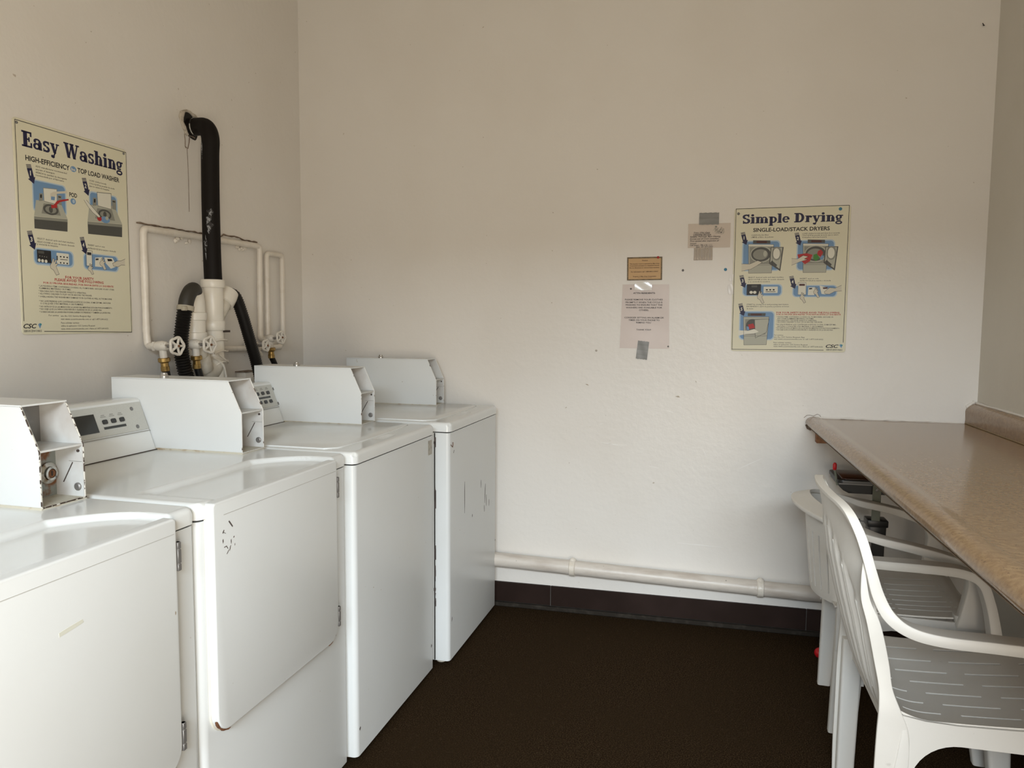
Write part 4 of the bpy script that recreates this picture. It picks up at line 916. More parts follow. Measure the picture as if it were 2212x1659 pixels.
def machine(kind, name, label, v0, v1, uf, box, group, face=None, lock=False, feet=True, front_z=0.02):
    """v0..v1 along the row, uf: front plane, box: (near plate v, far plate v, front u)"""
    root = thing(name, label, 'washing machine' if kind == 'washer' else 'dryer', LX * (uf - 0.35) + LY * v0, ANG, group)
    w = v1 - v0; B = uf - 0.35                      # local u = world u - B
    L = lambda u: u - B
    ub = L(uf - 0.70)
    # cabinet
    bm = bmesh.new(); ufl = L(uf)
    add_prism(bm, rounded(ub, 0.002, ufl, w - 0.002, (0.002, 0.016, 0.016, 0.002), 5), front_z, ZS - 0.003, XY)
    if kind == 'washer': add_box(bm, (ufl - 0.062, -0.0004, front_z + .002), (ufl - 0.058, 0.004, ZS - .004), mi=1)
    obj('cabinet', bm, [enamel_side, black_gap], root, 30)
    bm = bmesh.new(); add_prism(bm, rounded(ub + .004, 0.006, ufl - .004, w - 0.006, 0.012, 4), ZS - 0.004, ZS + 0.002, XY); obj('seam_gasket', bm, black_gap, root)
    if kind == 'dryer': bm = deck_mesh(ub, ufl + 0.004, w, recess=(L(uf - 0.197), 0.040, w - 0.075, 0.013))
    else: bm = deck_mesh(ub, ufl + 0.004, w, notch=(L(uf - 0.045), w * 0.47))
    obj('deck', bm, enamel, root, 75)
    for (fu, fv) in ((ufl - 0.05, 0.05), (ufl - 0.05, w - 0.05), (ub + 0.05, 0.05), (ub + 0.05, w - 0.05)):
        bm = bmesh.new(); add_lathe(bm, [(0.020, 0), (0.022, 0.006), (0.018, 0.012), (0.009, 0.014), (0.009, front_z + 0.004)], Matrix.Translation((fu, fv, 0)), 16); obj('levelling_foot', bm, pvc_dirty, root)
    if kind == 'washer':
        # lid: a thin raised plate with a bowed front edge
        ua, uc = L(uf - 0.545), L(uf - 0.082)
        va, vb = 0.028, w - 0.028; pts = []
        r = 0.035
        for i in range(7): a = R(270 - 90 * 0 + 0); 
        pts = [(ua, va)]
        n = 22; front = []
        for i in range(n + 1):
            q = i / n; v = va + (vb - va) * q; bow = 0.016 * (1 - (2 * q - 1) ** 2)
            e = min(q, 1 - q) * (vb - va); cut = r - math.sqrt(max(0, r * r - (r - e) ** 2)) if e < r else 0
            front.append((uc + bow - cut, v))
        pts += front + [(ua, vb)]
        bm = bmesh.new(); add_prism(bm, pts, ZD - 0.001, ZD + 0.0035, XY, bev=0.0024, seg=3); obj('lid', bm, enamel, root, 50)
    # control console across the back, up to the coin box
    cbv = box[0] - v0
    prof = [(L(uf - 0.705), ZD - .002), (L(uf - 0.705), 1.098), (L(uf - 0.69), 1.107), (L(uf - 0.622), 1.109), (L(uf - 0.613), 1.104), (L(uf - 0.58), 1.014), (L(uf - 0.578), 1.010), (L(uf - 0.558), ZD - .002)]
    bm = bmesh.new(); add_prism(bm, prof, 0.012, cbv - 0.002, XZ, bev=0.0015, seg=1)
    con = obj('control_console', bm, enamel, root, 35)
    d = Vector((0.035, 0, -0.090)).normalized(); nrm = Vector((0.090, 0, 0.035)).normalized()
    o0 = Vector((L(uf - 0.6135), 0, 1.105))
    def fp(v, t, off=0.0): p = o0 + d * (t * 0.1607) + nrm * off; return Vector((p.x, v, p.z))   # t along the slanted face, 0 top
    def fbox(name, va, vb, ta, tb, th, m, par, rad=0.0, mi=0):
        bm = bmesh.new(); pts = rounded(va, ta * 0.1607, vb, tb * 0.1607, rad, 4) if rad else [(va, ta * .1607), (vb, ta * .1607), (vb, tb * .1607), (va, tb * .1607)]
        add_prism(bm, pts, 0.0, th, lambda p, q, t_: (lambda b_: Vector((b_.x, p, b_.z)))(o0 + d * q + nrm * t_))
        return obj(name, bm, m, par, 30)
    pf = fbox('control_panel', 0.02, cbv - 0.006, 0.045, 0.575, 0.0012, panel_face, con, 0.002)
    bm = bmesh.new(); add_tube(bm, [Vector((L(uf - 0.5565), 0.012, ZD + .001)), Vector((L(uf - 0.5565), 0.2, ZD + .001)), Vector((L(uf - 0.5565), cbv - .002, ZD + .001))], 0.0016, 6); obj('base_joint', bm, chip_dark, con)
    fbox('panel_seam', 0.014, cbv - 0.003, 0.600, 0.612, 0.0012, label_grey, con)
    if face:
        for va, vb, ta, tb in face.get('display', []): fbox('display', va - v0, vb - v0, ta, tb, 0.002, display_m, con)
        for v, t in face['buttons']:
            fbox('button', v - v0 - 0.0085, v - v0 + 0.0085, t - 0.04, t + 0.04, 0.004, black_plastic, con, 0.004)
            bm = bmesh.new()
            for dv, wv in ((-0.006, 0.012), (0.001, 0.018)):
                add_prism(bm, [(v - v0 - wv / 2, (t - .105 + dv * 4) * .1607), (v - v0 + wv / 2, (t - .105 + dv * 4) * .1607), (v - v0 + wv / 2, (t - .090 + dv * 4) * .1607), (v - v0 - wv / 2, (t - .090 + dv * 4) * .1607)], 0.001, 0.0018, lambda p, q, t_: (lambda b_: Vector((b_.x, p, b_.z)))(o0 + d * q + nrm * t_))
            obj('button_caption', bm, label_grey, con, None)
        for va, vb, t in face['strips']: fbox('label_strip', va - v0, vb - v0, t - 0.022, t + 0.022, 0.002, display_m, con)
        for v, t in face['screws']:
            c = fp(v - v0, t, 0.001); M = Matrix.Translation(c) @ nrm.to_track_quat('Z', 'Y').to_matrix().to_4x4()
            bm = bmesh.new(); add_lathe(bm, [(0.006, 0), (0.006, 0.001), (0.0035, 0.002)], M, 14); obj('screw', bm, grey_pin, con)
    # coin meter housing: two side plates, top, bottom, slanted front left open where the slide was
    na, fa, bf = box[0] - v0, box[1] - v0, L(box[2]); bk = bf - 0.445; zt, zm, zb = 1.166, 1.075, ZD + 0.004
    plate = [(bk, zb), (bf, zb), (bf, zm), (bf - 0.042, zt), (bk, zt)]
    bm = bmesh.new(); add_prism(bm, plate, na, na + 0.004, XZ); hs = obj('coin_box', bm, enamel_side, root, 20)
    def sub(name, f, m): b_ = bmesh.new(); f(b_); return obj(name, b_, m, hs, 25)
    sub('far_plate', lambda b_: add_prism(b_, plate, fa - 0.004, fa, XZ), inner_white)
    sub('top_plate', lambda b_: add_box(b_, (bk, na, zt - 0.001), (bf - 0.040, fa, zt + 0.0025)), enamel_side)
    sub('base_flange', lambda b_: add_box(b_, (bk, na - 0.002, ZD - 0.001), (bf + 0.002, fa + 0.002, zb + 0.001), 0.001, 1), trim_cream)
    sub('shelf', lambda b_: add_prism(b_, [(na + .004, bf - 0.11), (fa - .004, bf - 0.11), (fa - .004, bf - 0.0005), (na + .004, bf - 0.0005)], zm - 0.002, zm + 0.002, lambda p, q, t_: Vector((q, p, t_))), inner_white)
    sub('upper_back_plate', lambda b_: add_box(b_, (bf - 0.115, na + .004, zm), (bf - 0.110, fa - .004, zt)), inner_grey)
    sub('lower_back_plate', lambda b_: add_box(b_, (bf - 0.078, na + .004, zb), (bf - 0.072, fa - .004, zm)), rusty_plate if lock else inner_grey)
    # chipped, rusty rims of the opening
    rr = random.Random(int(v0 * -1000))
    if True:
        edges = [((bf, na + .001, zb), (bf, na + .001, zm)), ((bf, na + .001, zm), (bf - .042, na + .001, zt)), ((bf - .042, na, zt), (bf - .042, fa, zt)), ((bf, fa - .001, zb), (bf, fa - .001, zm)), ((bf, fa - .001, zm), (bf - .042, fa - .001, zt)), ((bf + .002, na, zb), (bf + .002, fa, zb))]
        for a, b2 in edges:
            b_ = bmesh.new(); a, b2 = Vector(a), Vector(b2)
            add_tube(b_, [a.lerp(b2, k / 14) for k in range(15)], lambda i, N_: 0.0011 + 0.0006 * rr.random(), 6)
            obj('chipped_rim', b_, chip_lock if lock else chip_rim, hs)
    # coin slot printed on the inside of the far plate, blanking knob, small bolt
    def slot(b_):
        a, c = Vector((bf - 0.052, fa - 0.0048, zb + 0.030)), Vector((bf - 0.026, fa - 0.0048, zm - 0.040))
        add_tube(b_, [a, a.lerp(c, .5), c], 0.0011, 6)
    sub('coin_slot_mark', slot, chip_dark)
    sub('seam_mark', lambda b_: add_box(b_, (bf - 0.036, fa - 0.0047, zm - 0.038), (bf - 0.002, fa - 0.0040, zm - 0.0368)), label_grey)
    def knob(b_): add_lathe(b_, [(0.0085, 0), (0.0085, 0.003), (0.006, 0.005)], Matrix.Translation((bf - 0.014, fa - 0.004, zb + 0.022)) @ Matrix.Rotation(R(90), 4, 'X'), 16)
    sub('knob', knob, steel_dull)
    sub('bolt', lambda b_: add_lathe(b_, [(0.003, 0), (0.003, 0.003)], Matrix.Translation((bf - 0.010, fa - 0.004, zm - 0.014)) @ Matrix.Rotation(R(90), 4, 'X'), 10), chip_dark)
    if lock:
        cx, cy_, cz = bf - 0.071, fa - 0.026, zb + 0.052
        lk = sub('lock', lambda b_: add_lathe(b_, [(0.023, 0), (0.023, 0.003), (0.015, 0.006), (0.015, 0.012), (0.010, 0.012), (0.009, 0.006)], Matrix.Translation((cx, cy_, cz)) @ Matrix.Rotation(R(90), 4, 'Y'), 24), chrome)
        b_ = bmesh.new(); add_lathe(b_, [(0.009, 0), (0.009, 0.011)], Matrix.Translation((cx, cy_, cz)) @ Matrix.Rotation(R(90), 4, 'Y'), 18); add_box(b_, (cx + .0105, cy_ - .0012, cz - .005), (cx + .0122, cy_ + .0012, cz + .005), mi=1); obj('keyway', b_, [rust, black_gap], hs)
    # lock cap on the top of the housing
    sub('lock_cap', lambda b_: add_lathe(b_, [(0.012, 0), (0.012, 0.006), (0.009, 0.011), (0.009, 0.014), (0.004, 0.0155)], Matrix.Translation((bf - 0.285, (na + fa) / 2 - 0.02, zt + 0.002)), 18), steel)
    return root
def dryer_door(root, uf, w, va, vb):
    """large front door hung on two hinges at its far side; local u of the front plane is 0.35"""
    zb, zt = 0.440, ZD - 0.003; th = 0.022; f = 0.35
    bm = bmesh.new(); add_prism(bm, rounded(va, zb, vb, zt, (0.048, 0.048, 0.010, 0.010), 8), f - 0.001, f + th, lambda p, q, t_: Vector((t_, p, q)), bev=0.0045, seg=3)
    dr = obj('door', bm, enamel_side, root, 50)
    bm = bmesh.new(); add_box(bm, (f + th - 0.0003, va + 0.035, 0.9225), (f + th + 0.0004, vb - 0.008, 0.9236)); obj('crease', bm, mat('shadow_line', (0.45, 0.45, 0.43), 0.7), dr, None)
    bm = bmesh.new(); add_prism(bm, rounded(va - 0.001, zb - 0.009, vb + 0.004, zt - 0.02, (0.055, 0.055, 0.004, 0.004), 8), f - 0.001, f + 0.0045, lambda p, q, t_: Vector((t_, p, q))); obj('door_gasket', bm, enamel_cream, dr)
    for z0 in (0.845, 0.472):
        bm = bmesh.new(); y = vb + 0.0065
        add_cyl(bm, (f + th - 0.004, y, z0), (f + th - 0.004, y, z0 + 0.058), 0.0042, 12)
        for a, b in ((0.0, 0.0135), (0.015, 0.043), (0.0445, 0.058)): add_box(bm, (f + th - .0085, y - 0.0052, z0 + a), (f + th + 0.0006, y + 0.0048, z0 + b), 0.001, 1)
        add_box(bm, (f, y - 0.006, z0), (f + th - .004, y + 0.001, z0 + 0.058)); obj('hinge', bm, steel_dull, dr)
    # rust bitten into the lower corners
    rr = random.Random(int(va * 1e4 + uf * 977) + 5)
    for (cyy, cz, s) in ((va, zb, 1), (vb, zb, -1)):
        bm = bmesh.new()
        pth = [Vector((f + th - .006, cyy + s * (0.048 - 0.0495 * math.cos(R(a))), cz + 0.048 - 0.0495 * math.sin(R(a)))) for a in range(18, 96, 9)]
        add_tube(bm, pth, lambda i, N: 0.0012 + 0.0028 * rr.random(), 7)
        obj('rusted_corner', bm, rust, dr)
    return dr
g_m = 'row of coin laundry machines along the left wall'
D2face = dict(display=[(-1.775, -1.660, 0.16, 0.49)], buttons=[(-1.631, .325), (-1.600, .325), (-1.569, .325)], strips=[(-1.640, -1.560, .435)], screws=[(-1.520, .16), (-1.520, .50)])
W3face = dict(buttons=[(v, t) for t in (.23, .44) for v in (-0.935, -.902, -.869)] + [(v, t) for t in (.23, .44) for v in (-1.12, -1.087, -1.054)], strips=[(-0.945, -0.862, .335)], screws=[(-.825, .16), (-.825, .52)])
D1face = dict(display=[(-2.43, -2.32, 0.16, 0.49)], buttons=[(-2.29, .325), (-2.26, .325), (-2.23, .325)], strips=[(-2.30, -2.22, .435)], screws=[(-2.18, .16), (-2.18, .50)])
d1 = machine('dryer', 'front_load_dryer', 'white dryer nearest the camera, rusty lock showing in its open coin box', -2.680, -2.0215, 0.940, (-2.146, -2.035, 0.675), g_m, D1face, lock=True)
dryer_door(d1, 0.940, 0.66, 0.045, 0.575)
d2 = machine('dryer', 'front_load_dryer', 'white dryer with dark display and large rust-cornered front door, second machine from the camera', -2.0155, -1.360, 0.940, (-1.474, -1.366, 0.672), g_m, D2face)
dr2 = dryer_door(d2, 0.940, 0.65, 0.022, 0.562)
w3 = machine('washer', 'top_load_washer', 'white top-load washer standing just beyond the two dryers, with six buttons on its panel', -1.352, -0.710, 0.963, (-0.825, -0.713, 0.724), g_m, W3face)
w4 = machine('washer', 'top_load_washer', 'white top-load washer in the far corner against the back wall, end of the row', -0.660, -0.026, 1.007, (-0.142, -0.041, 0.755), g_m, dict(buttons=[(-0.3, .23), (-0.26, .23)], strips=[(-0.31, -0.25, .335)], screws=[(-.17, .16)]))
# scuffs and stickers that belong to one machine
def scuff(parent, name, pts, m, f, th=0.0006):
    bm = bmesh.new()
    for (y, z, w, h, a) in pts:
        c, s = math.cos(R(a)), math.sin(R(a)); q = [(y + dx * c - dz * s, z + dx * s + dz * c) for dx, dz in ((-w / 2, -h / 2), (w * .1, -h * .3), (w / 2, -h * .1), (w * .45, h / 2), (-w * .2, h * .35), (-w / 2, h * .2))]
        add_prism(bm, q, f, f + th, lambda p, q_, t_: Vector((t_, p, q_)))
    return obj(name, bm, m, parent, None)
sc_m = mat('scraped_paint', (0.10, 0.08, 0.075), 0.8)
rr = random.Random(3)
scuff(dr2, 'scrape', [(0.081, 0.897, 0.0208, 0.0048, -55), (0.055, 0.8865, 0.008, 0.004, 40), (0.059, 0.8827, 0.0096, 0.0016, -30), (0.053, 0.866, 0.0032, 0.0096, 10), (0.091, 0.8654, 0.0032, 0.004, 0), (0.061, 0.8517, 0.0096, 0.0024, 0), (0.067, 0.848, 0.008, 0.0024, -60), (0.081, 0.8579, 0.0024, 0.0112, 5), (0.077, 0.8443, 0.0024, 0.0128, -15), (0.069, 0.8381, 0.0112, 0.0024, 40), (0.094, 0.8474, 0.0016, 0.0056, 0)], sc_m, 0.3718)
scuff(d1, 'tape_residue', [(0.318, .833, .050, .010, 3)], mat('yellow_residue', (0.63, 0.635, 0.56), 0.5), 0.3718)
bm = bmesh.new(); add_box(bm, (0.350, 0.585, 0.848), (0.3504, 0.622, 0.902)); obj('peeled_label_patch', bm, mat('label_glue', (0.50, 0.48, 0.42), 0.7, noise=(60, (0.33, 0.31, 0.27), 0.45, 0.65, 3)), w3, None)
for q_ in ((0.02, .105, .008, .010, 20), (0.615, .112, .006, .012, 10)): scuff(w3, 'paint_chip', [q_], sc_m, 0.3502)
scuff(w4, 'scrape', [(0.18, .63, .004, .13, 1), (0.40, .64, .003, .035, 2), (0.46, .585, .004, .085, -2), (0.48, .55, .003, .05, 1), (0.52, .53, .003, .03, 0), (0.28, .53, .004, .012, 5), (0.05, .84, .014, .003, 45), (0.45, .52, .003, .03, 8)], sc_m, 0.3502)
for q_ in ((0.62, .33, .004, .008, 0), (0.03, .18, .004, .018, -10)): scuff(w4, 'paint_chip', [q_], sc_m, 0.3502)
bm = bmesh.new()
for y0, z0, h in ((0.0, .60, .10), (0.0, .42, .05), (0.0, .33, .06), (0.0, .23, .03), (0, .86, .03), (0, .28, .02)):
    for k in range(4): add_box(bm, (0.29 + rr.uniform(-.004, .004), -0.0006, z0 + rr.uniform(0, h)), (0.2925 + rr.uniform(0, .003), 0.003, z0 + h + rr.uniform(-.02, .01)))
obj('seam_scrapes', bm, sc_m, w4, None)
bm = bmesh.new(); add_tube(bm, [Vector((0.352, .012, 0.872)), Vector((0.356, .02, 0.862)), Vector((0.354, .03, 0.866)), Vector((0.352, .036, 0.878))], 0.0012, 6); obj('hook', bm, rust, w4)
# ------------------------------------------------------------------ plumbing on the left wall
def pipe_run(name, label, pts, rad, m, cat='pipe', round_r=0.02, group=None, parent=None):
    """straight runs with tight rounded corners"""
    pts = [Vector(p) for p in pts]; path = [pts[0]]
    for a, b, c in zip(pts, pts[1:], pts[2:]):
        d0 = (a - b).normalized(); d1 = (c - b).normalized(); q = min(round_r, (a - b).length * .45, (c - b).length * .45)
        for k in range(6):
            t = k / 5; path.append((b + d0 * q) * (1 - t) ** 2 + b * 2 * t * (1 - t) + (b + d1 * q) * t * t)
    path.append(pts[-1]); out = [path[0]]
    for a, b in zip(path, path[1:]):
        n = max(1, int((b - a).length / 0.05))
        for k in range(1, n + 1): out.append(a.lerp(b, k / n))
    rr = random.Random(len(out)); bm = bmesh.new()
    add_tube(bm, out, lambda i, N: rad * (1 + 0.05 * math.sin(i * 1.3 + rr.random())), 14)
    o = obj(name, bm, m, parent, 60)
    if label: tag(o, label, cat, group)
    return o
PX = 0.018
wp = pipe_run('water_pipe', 'wide arch of white painted water pipe behind the tall black pipe', [(.072, -1.142, 1.248), (PX + .004, -1.118, 1.246), (PX, -1.118, 1.300), (PX, -1.118, 1.655), (PX, -0.398, 1.662), (PX, -0.405, 1.256), (PX + .01, -0.36, 1.25)], 0.0125, painted_pipe)
pipe_run('water_pipe', 'short white painted water pipe loop at the right of the drain stack', [(PX, -0.345, 1.262), (PX, -0.343, 1.636), (PX, -0.213, 1.638), (PX, -0.217, 1.235), (PX, -0.26, 1.215)], 0.0115, painted_pipe)
pipe_run('water_pipe', 'low horizontal white painted water pipe behind the black drain hoses', [(PX, -0.245, 1.216), (PX, -0.50, 1.218), (PX, -0.74, 1.223), (PX + .01, -0.90, 1.238), (PX + .03, -0.93, 1.25)], 0.0125, painted_pipe)
# grimy paint line along the top of the arching pipe, brackets
bm = bmesh.new(); rr = random.Random(9); N = 40
add_tube(bm, [Vector((0.002 + 0.002 * rr.random(), -1.13 + 0.735 * i / N, 1.672 + 0.007 * i / N + 0.003 * rr.random() + (0.008 if 26 < i < 34 else 0))) for i in range(N + 1)], lambda i, n: 0.0015 + 0.0026 * rr.random(), 7); obj('dirt_line', bm, stain_m, wp)
for yy in (-0.83 - .06, -0.50):
    bm = bmesh.new()
    for k in range(7): add_lathe(bm, [(0.004 + 0.006 * rr.random(), 0), (0.009 * rr.random() + .003, 0.006 * rr.random() + .003), (0.001, 0.012)], Matrix.Translation((0.001, yy + rr.uniform(-.045, .045), 1.640 + rr.uniform(-.012, .008))) @ Matrix.Rotation(R(90), 4, 'Y'), 9)
    obj('paint_crust', bm, painted_pipe, wp)
# black vent pipe out of the wall, down into the drain stack
root = thing('vent_pipe', 'tall black pipe from a hole high on the left wall into the white stack', 'pipe', (0.105, -0.85, 1.48))
Lc = lambda p: Vector(p) - Vector((0.105, -0.85, 1.48))
pth = catmull([Lc(p) for p in [(-0.02, -0.826, 2.068), (0.03, -0.828, 2.068), (0.078, -0.838, 2.060), (0.103, -0.848, 2.018), (0.103, -0.852, 1.95), (0.101, -0.853, 1.80), (0.100, -0.852, 1.65), (0.101, -0.852, 1.55), (0.103, -0.851, 1.46)]], 7)
bm = bmesh.new(); add_tube(bm, pth, 0.0325, 22); obj('pipe_shaft', bm, rubber_tall, root, 70)
for zz, aa, w_, h_ in ((1.735, -62, .010, .020), (1.705, -78, .008, .030), (1.690, -66, .012, .012), (1.612, -100, .007, .040), (1.97, -112, .003, .035), (1.668, -72, .005, .008)):
    bm = bmesh.new(); n2 = 14; dn = Vector((math.cos(R(aa)), math.sin(R(aa)), 0)); sd = Vector((-dn.y, dn.x, 0)); c0 = Lc((0.1015, -0.852, zz)) + dn * 0.0322
    ring_ = [bm.verts.new(c0 + sd * (w_ * math.cos(t) * (1 + .4 * math.sin(3 * t))) - dn * (0.5 * (w_ * math.cos(t)) ** 2 / 0.0325) + Vector((0, 0, h_ * math.sin(t) * (1 + .3 * math.cos(5 * t))))+ dn * .0002) for t in [2 * math.pi * k / n2 for k in range(n2)]]
    ctr = bm.verts.new(c0 + dn * .0012)
    for k in range(n2): bm.faces.new((ring_[k], ring_[(k + 1) % n2], ctr))
    obj('paint_smear', bm, mat('white_paint_smear', (0.26, 0.27, 0.28), 0.6, noise=(110, (0.012, 0.010, 0.009), 0.44, 0.50, 4)), root)
bm = bmesh.new(); add_tube(bm, [Lc((0.022 + .001 * k, -0.827, 2.068)) for k in range(5)], 0.0335, 22); obj('edge_ring', bm, mat('pale_scrape', (0.5, 0.5, 0.46), 0.5, noise=(40, (0.02, 0.02, 0.02), 0.46, 0.5, 2)), root)
bm = bmesh.new(); n = 22; ring = [(Vector((0.0015, -0.822 + (0.050 + 0.011 * math.sin(3 * a) + 0.006 * rr.random()) * math.cos(a), 2.075 + (0.052 + 0.009 * math.cos(2 * a + 1)) * math.sin(a)))) for a in [2 * math.pi * k / n for k in range(n)]]
bm.faces.new([bm.verts.new(Lc(p)) for p in ring]); obj('wall_hole', bm, hole_m, root, None)
bm = bmesh.new(); add_tube(bm, [Lc(p + Vector((0.001, 0, 0))) for p in ring[:16]], lambda i, N_: 0.004 + 0.007 * rr.random(), 8); obj('broken_plaster', bm, plaster, root, 30)
bm = bmesh.new()
for a, b, w in (((-.86, 2.035), (-.857, 1.99), .0014), ((-.83, 2.035), (-.842, 1.985), .0016), ((-.857, 1.99), (-.852, 1.985), .002), ((-.845, 2.04), (-.800, 2.034), .003), ((-.846, 1.99), (-.844, 1.75), .0008)):
    add_tube(bm, [Lc((0.0008, a[0], a[1])), Lc((0.0012, (a[0] + b[0]) / 2 + .002, (a[1] + b[1]) / 2)), Lc((0.0008, b[0], b[1]))], w, 6)
obj('stain_drips', bm, stain_m, root)
# white drain stack: straight leg with a wye, trap leg at its left
root = thing('drain_stack', 'white PVC drain stack with wye branch and trap on the left wall', 'drain', (0.10, -0.855, 0.75))
Lc = lambda p: Vector(p) - Vector((0.10, -0.855, 0.75))
V = lambda y, z, x=0.10: Lc((x, y, z))
def seg(name, a, b, r, m=pvc, prof=None, n=28):
    bm = bmesh.new(); a, b = Vector(a), Vector(b); M = Matrix.Translation(a) @ (b - a).to_track_quat('Z', 'Y').to_matrix().to_4x4(); h = (b - a).length
    add_lathe(bm, prof or [(r * .97, 0), (r, 0.002), (r, h - 0.002), (r * .97, h)], M, n); return obj(name, bm, m, root, 45)
YS = -0.852
seg('standpipe', V(YS, 0.75), V(YS, 1.318), 0.0365)
seg('stack_body', V(YS, 1.325), V(YS, 1.475), 0.0375)
seg('top_collar', V(YS, 1.462), V(YS, 1.492), 0.0430, prof=[(0.0425, 0), (0.0435, 0.002), (0.0435, 0.028), (0.0420, 0.030), (0.0365, 0.030), (0.0360, 0.012)])
seg('lower_collar', V(YS, 1.300), V(YS, 1.338), 0.0425, prof=[(0.0405, 0), (0.0420, 0.002), (0.0425, 0.034), (0.0395, 0.038)])
bm = bmesh.new(); add_box(bm, V(YS + .005, 1.293, .115), V(YS + .045, 1.301, .14)); obj('torn_seam', bm, chip_dark, root)
bm = bmesh.new(); add_tube(bm, catmull([V(YS + .005, 1.33), V(YS + .035, 1.375), V(YS + .072, 1.418)], 5), lambda i, N_: 0.028 + 0.006 * i / (N_ - 1), 24); obj('wye_branch', bm, pvc_dirty, root)
seg('branch_collar', V(YS + .060, 1.402), V(YS + .102, 1.452), 0.0415, pvc, prof=[(0.034, 0), (0.0395, 0.002), (0.0405, 0.036), (0.0385, 0.060), (0.0335, 0.062), (0.033, 0.03)])
# trap leg: open return bend, couplings, p-trap sweeping into the standpipe
YT = -0.965
bm = bmesh.new(); pth = catmull([V(YT, 1.335), V(YT, 1.375), V(YT - .002, 1.405), V(YT - .009, 1.430, .102), V(YT - .020, 1.448, .104)], 6)
add_tube(bm, pth, lambda i, N_: 0.0385 - 0.006 * max(0, i / (N_ - 1) - .5), 26); obj('return_bend', bm, pvc, root, 60)
seg('coupling', V(YT, 1.338), V(YT, 1.368), 0.0425, prof=[(0.040, 0), (0.0425, 0.002), (0.0425, 0.028), (0.040, 0.030)])
seg('trap_riser', V(YT, 1.19), V(YT, 1.34), 0.0375)
seg('coupling', V(YT, 1.262), V(YT, 1.295), 0.0425, prof=[(0.040, 0), (0.0425, 0.002), (0.0425, 0.031), (0.040, 0.033)])
bm = bmesh.new(); pth = catmull([V(YT, 1.25), V(YT + .002, 1.21), V(YT + .014, 1.172), V(YT + .040, 1.148), V(YT + .070, 1.146), V(YT + .095, 1.16), V(YT + .106, 1.19)], 6); add_tube(bm, pth, 0.0405, 26); obj('trap_bend', bm, pvc_dirty, root, 60)
seg('trap_collar', V(YT + .030, 1.150), V(YT + .008, 1.205), 0.045, pvc_dirty)
seg('clean_out_plug', V(YT + .026, 1.112), V(YT + .026, 1.128), 0.024, pvc_dirty)
bm = bmesh.new()
for k in range(3):
    z = 1.262 - .042 * k; add_tube(bm, catmull([V(YS - .042, z - .006 * k, .13), V(YS - .01, z + .004, .141), V(YS + .03, z, .136), V(YS + .052, z + .003 * k, .12)], 4), 0.0032, 7)
add_tube(bm, catmull([V(YS - .05, 1.20, .13), V(YS - .01, 1.17, .143), V(YS + .01, 1.12, .142)], 4), 0.004, 7); add_tube(bm, catmull([V(YS - .03, 1.21, .14), V(YS + .01, 1.185, .145), V(YS + .04, 1.175, .13)], 4), 0.003, 7)
obj('cord_wrap', bm, painted_pipe, root)
# corrugated hose hooked into the trap leg
root = thing('drain_hose', 'black corrugated drain hose with a pale clamp, hooked over into the white trap leg', 'hose', (0.12, -1.00, 0.75))
Lc = lambda p: Vector(p) - Vector((0.12, -1.00, 0.75))
def corr(path, r0, r1, pitch):
    bm = bmesh.new(); cum = [0.0]
    for a, b in zip(path, path[1:]): cum.append(cum[-1] + (b - a).length)
    P0 = []; n_ = int(cum[-1] / (pitch / 2)); j = 0
    for k in range(n_ + 1):
        s = cum[-1] * k / n_
        while j < len(cum) - 2 and cum[j + 1] < s: j += 1
        P0.append(path[j].lerp(path[j + 1], (s - cum[j]) / max(1e-9, cum[j + 1] - cum[j])))
    add_tube(bm, P0, lambda i, N_: r0 if i % 2 else r1, 18); return bm
low = catmull([Lc(p) for p in [(.122, -1.046, 1.380), (.119, -1.056, 1.33), (.114, -1.064, 1.25), (.116, -1.055, 1.18), (.120, -1.036, 1.10), (.118, -1.02, 0.96), (.118, -1.00, 0.76)]], 10)
obj('corrugated_tube', corr(low, 0.0222, 0.0265, 0.0095), rubber, root, 75)
bm = bmesh.new(); add_tube(bm, catmull([Lc(p) for p in [(.122, -1.045, 1.375), (.123, -1.038, 1.408), (.124, -1.022, 1.436), (.122, -1.000, 1.449), (.116, -0.982, 1.444), (.108, -0.972, 1.425)]], 6), 0.026, 20); obj('smooth_elbow', bm, mat('dull_black_rubber', (0.028, 0.024, 0.018), 0.55), root, 70)
bm = bmesh.new(); a, b = Lc((.122, -1.046, 1.372)), Lc((.1222, -1.043, 1.389)); add_tube(bm, [a, a.lerp(b, .5), b], 0.0295, 20); add_box(bm, Lc((.135, -1.086, 1.372)), Lc((.150, -1.068, 1.388)), 0.003, 2); obj('hose_clamp', bm, mat('pale_clamp', (0.40, 0.36, 0.28), 0.5), root)
# hose out of the wye
root = thing('drain_hose', 'black ribbed drain hose running from the wye branch down behind the washer coin box', 'hose', (0.13, -0.62, 0.75))
Lc = lambda p: Vector(p) - Vector((0.13, -0.62, 0.75))
pth = catmull([Lc(p) for p in [(.105, -.770, 1.432), (.108, -.748, 1.442), (.112, -.720, 1.425), (.118, -.690, 1.36), (.123, -.655, 1.27), (.127, -.615, 1.17), (.130, -.585, 1.06), (.132, -.57, 0.90), (.134, -.565, 0.76)]], 9)
obj('ribbed_tube', corr(pth, 0.0210, 0.0240, 0.009), rubber, root, 75)
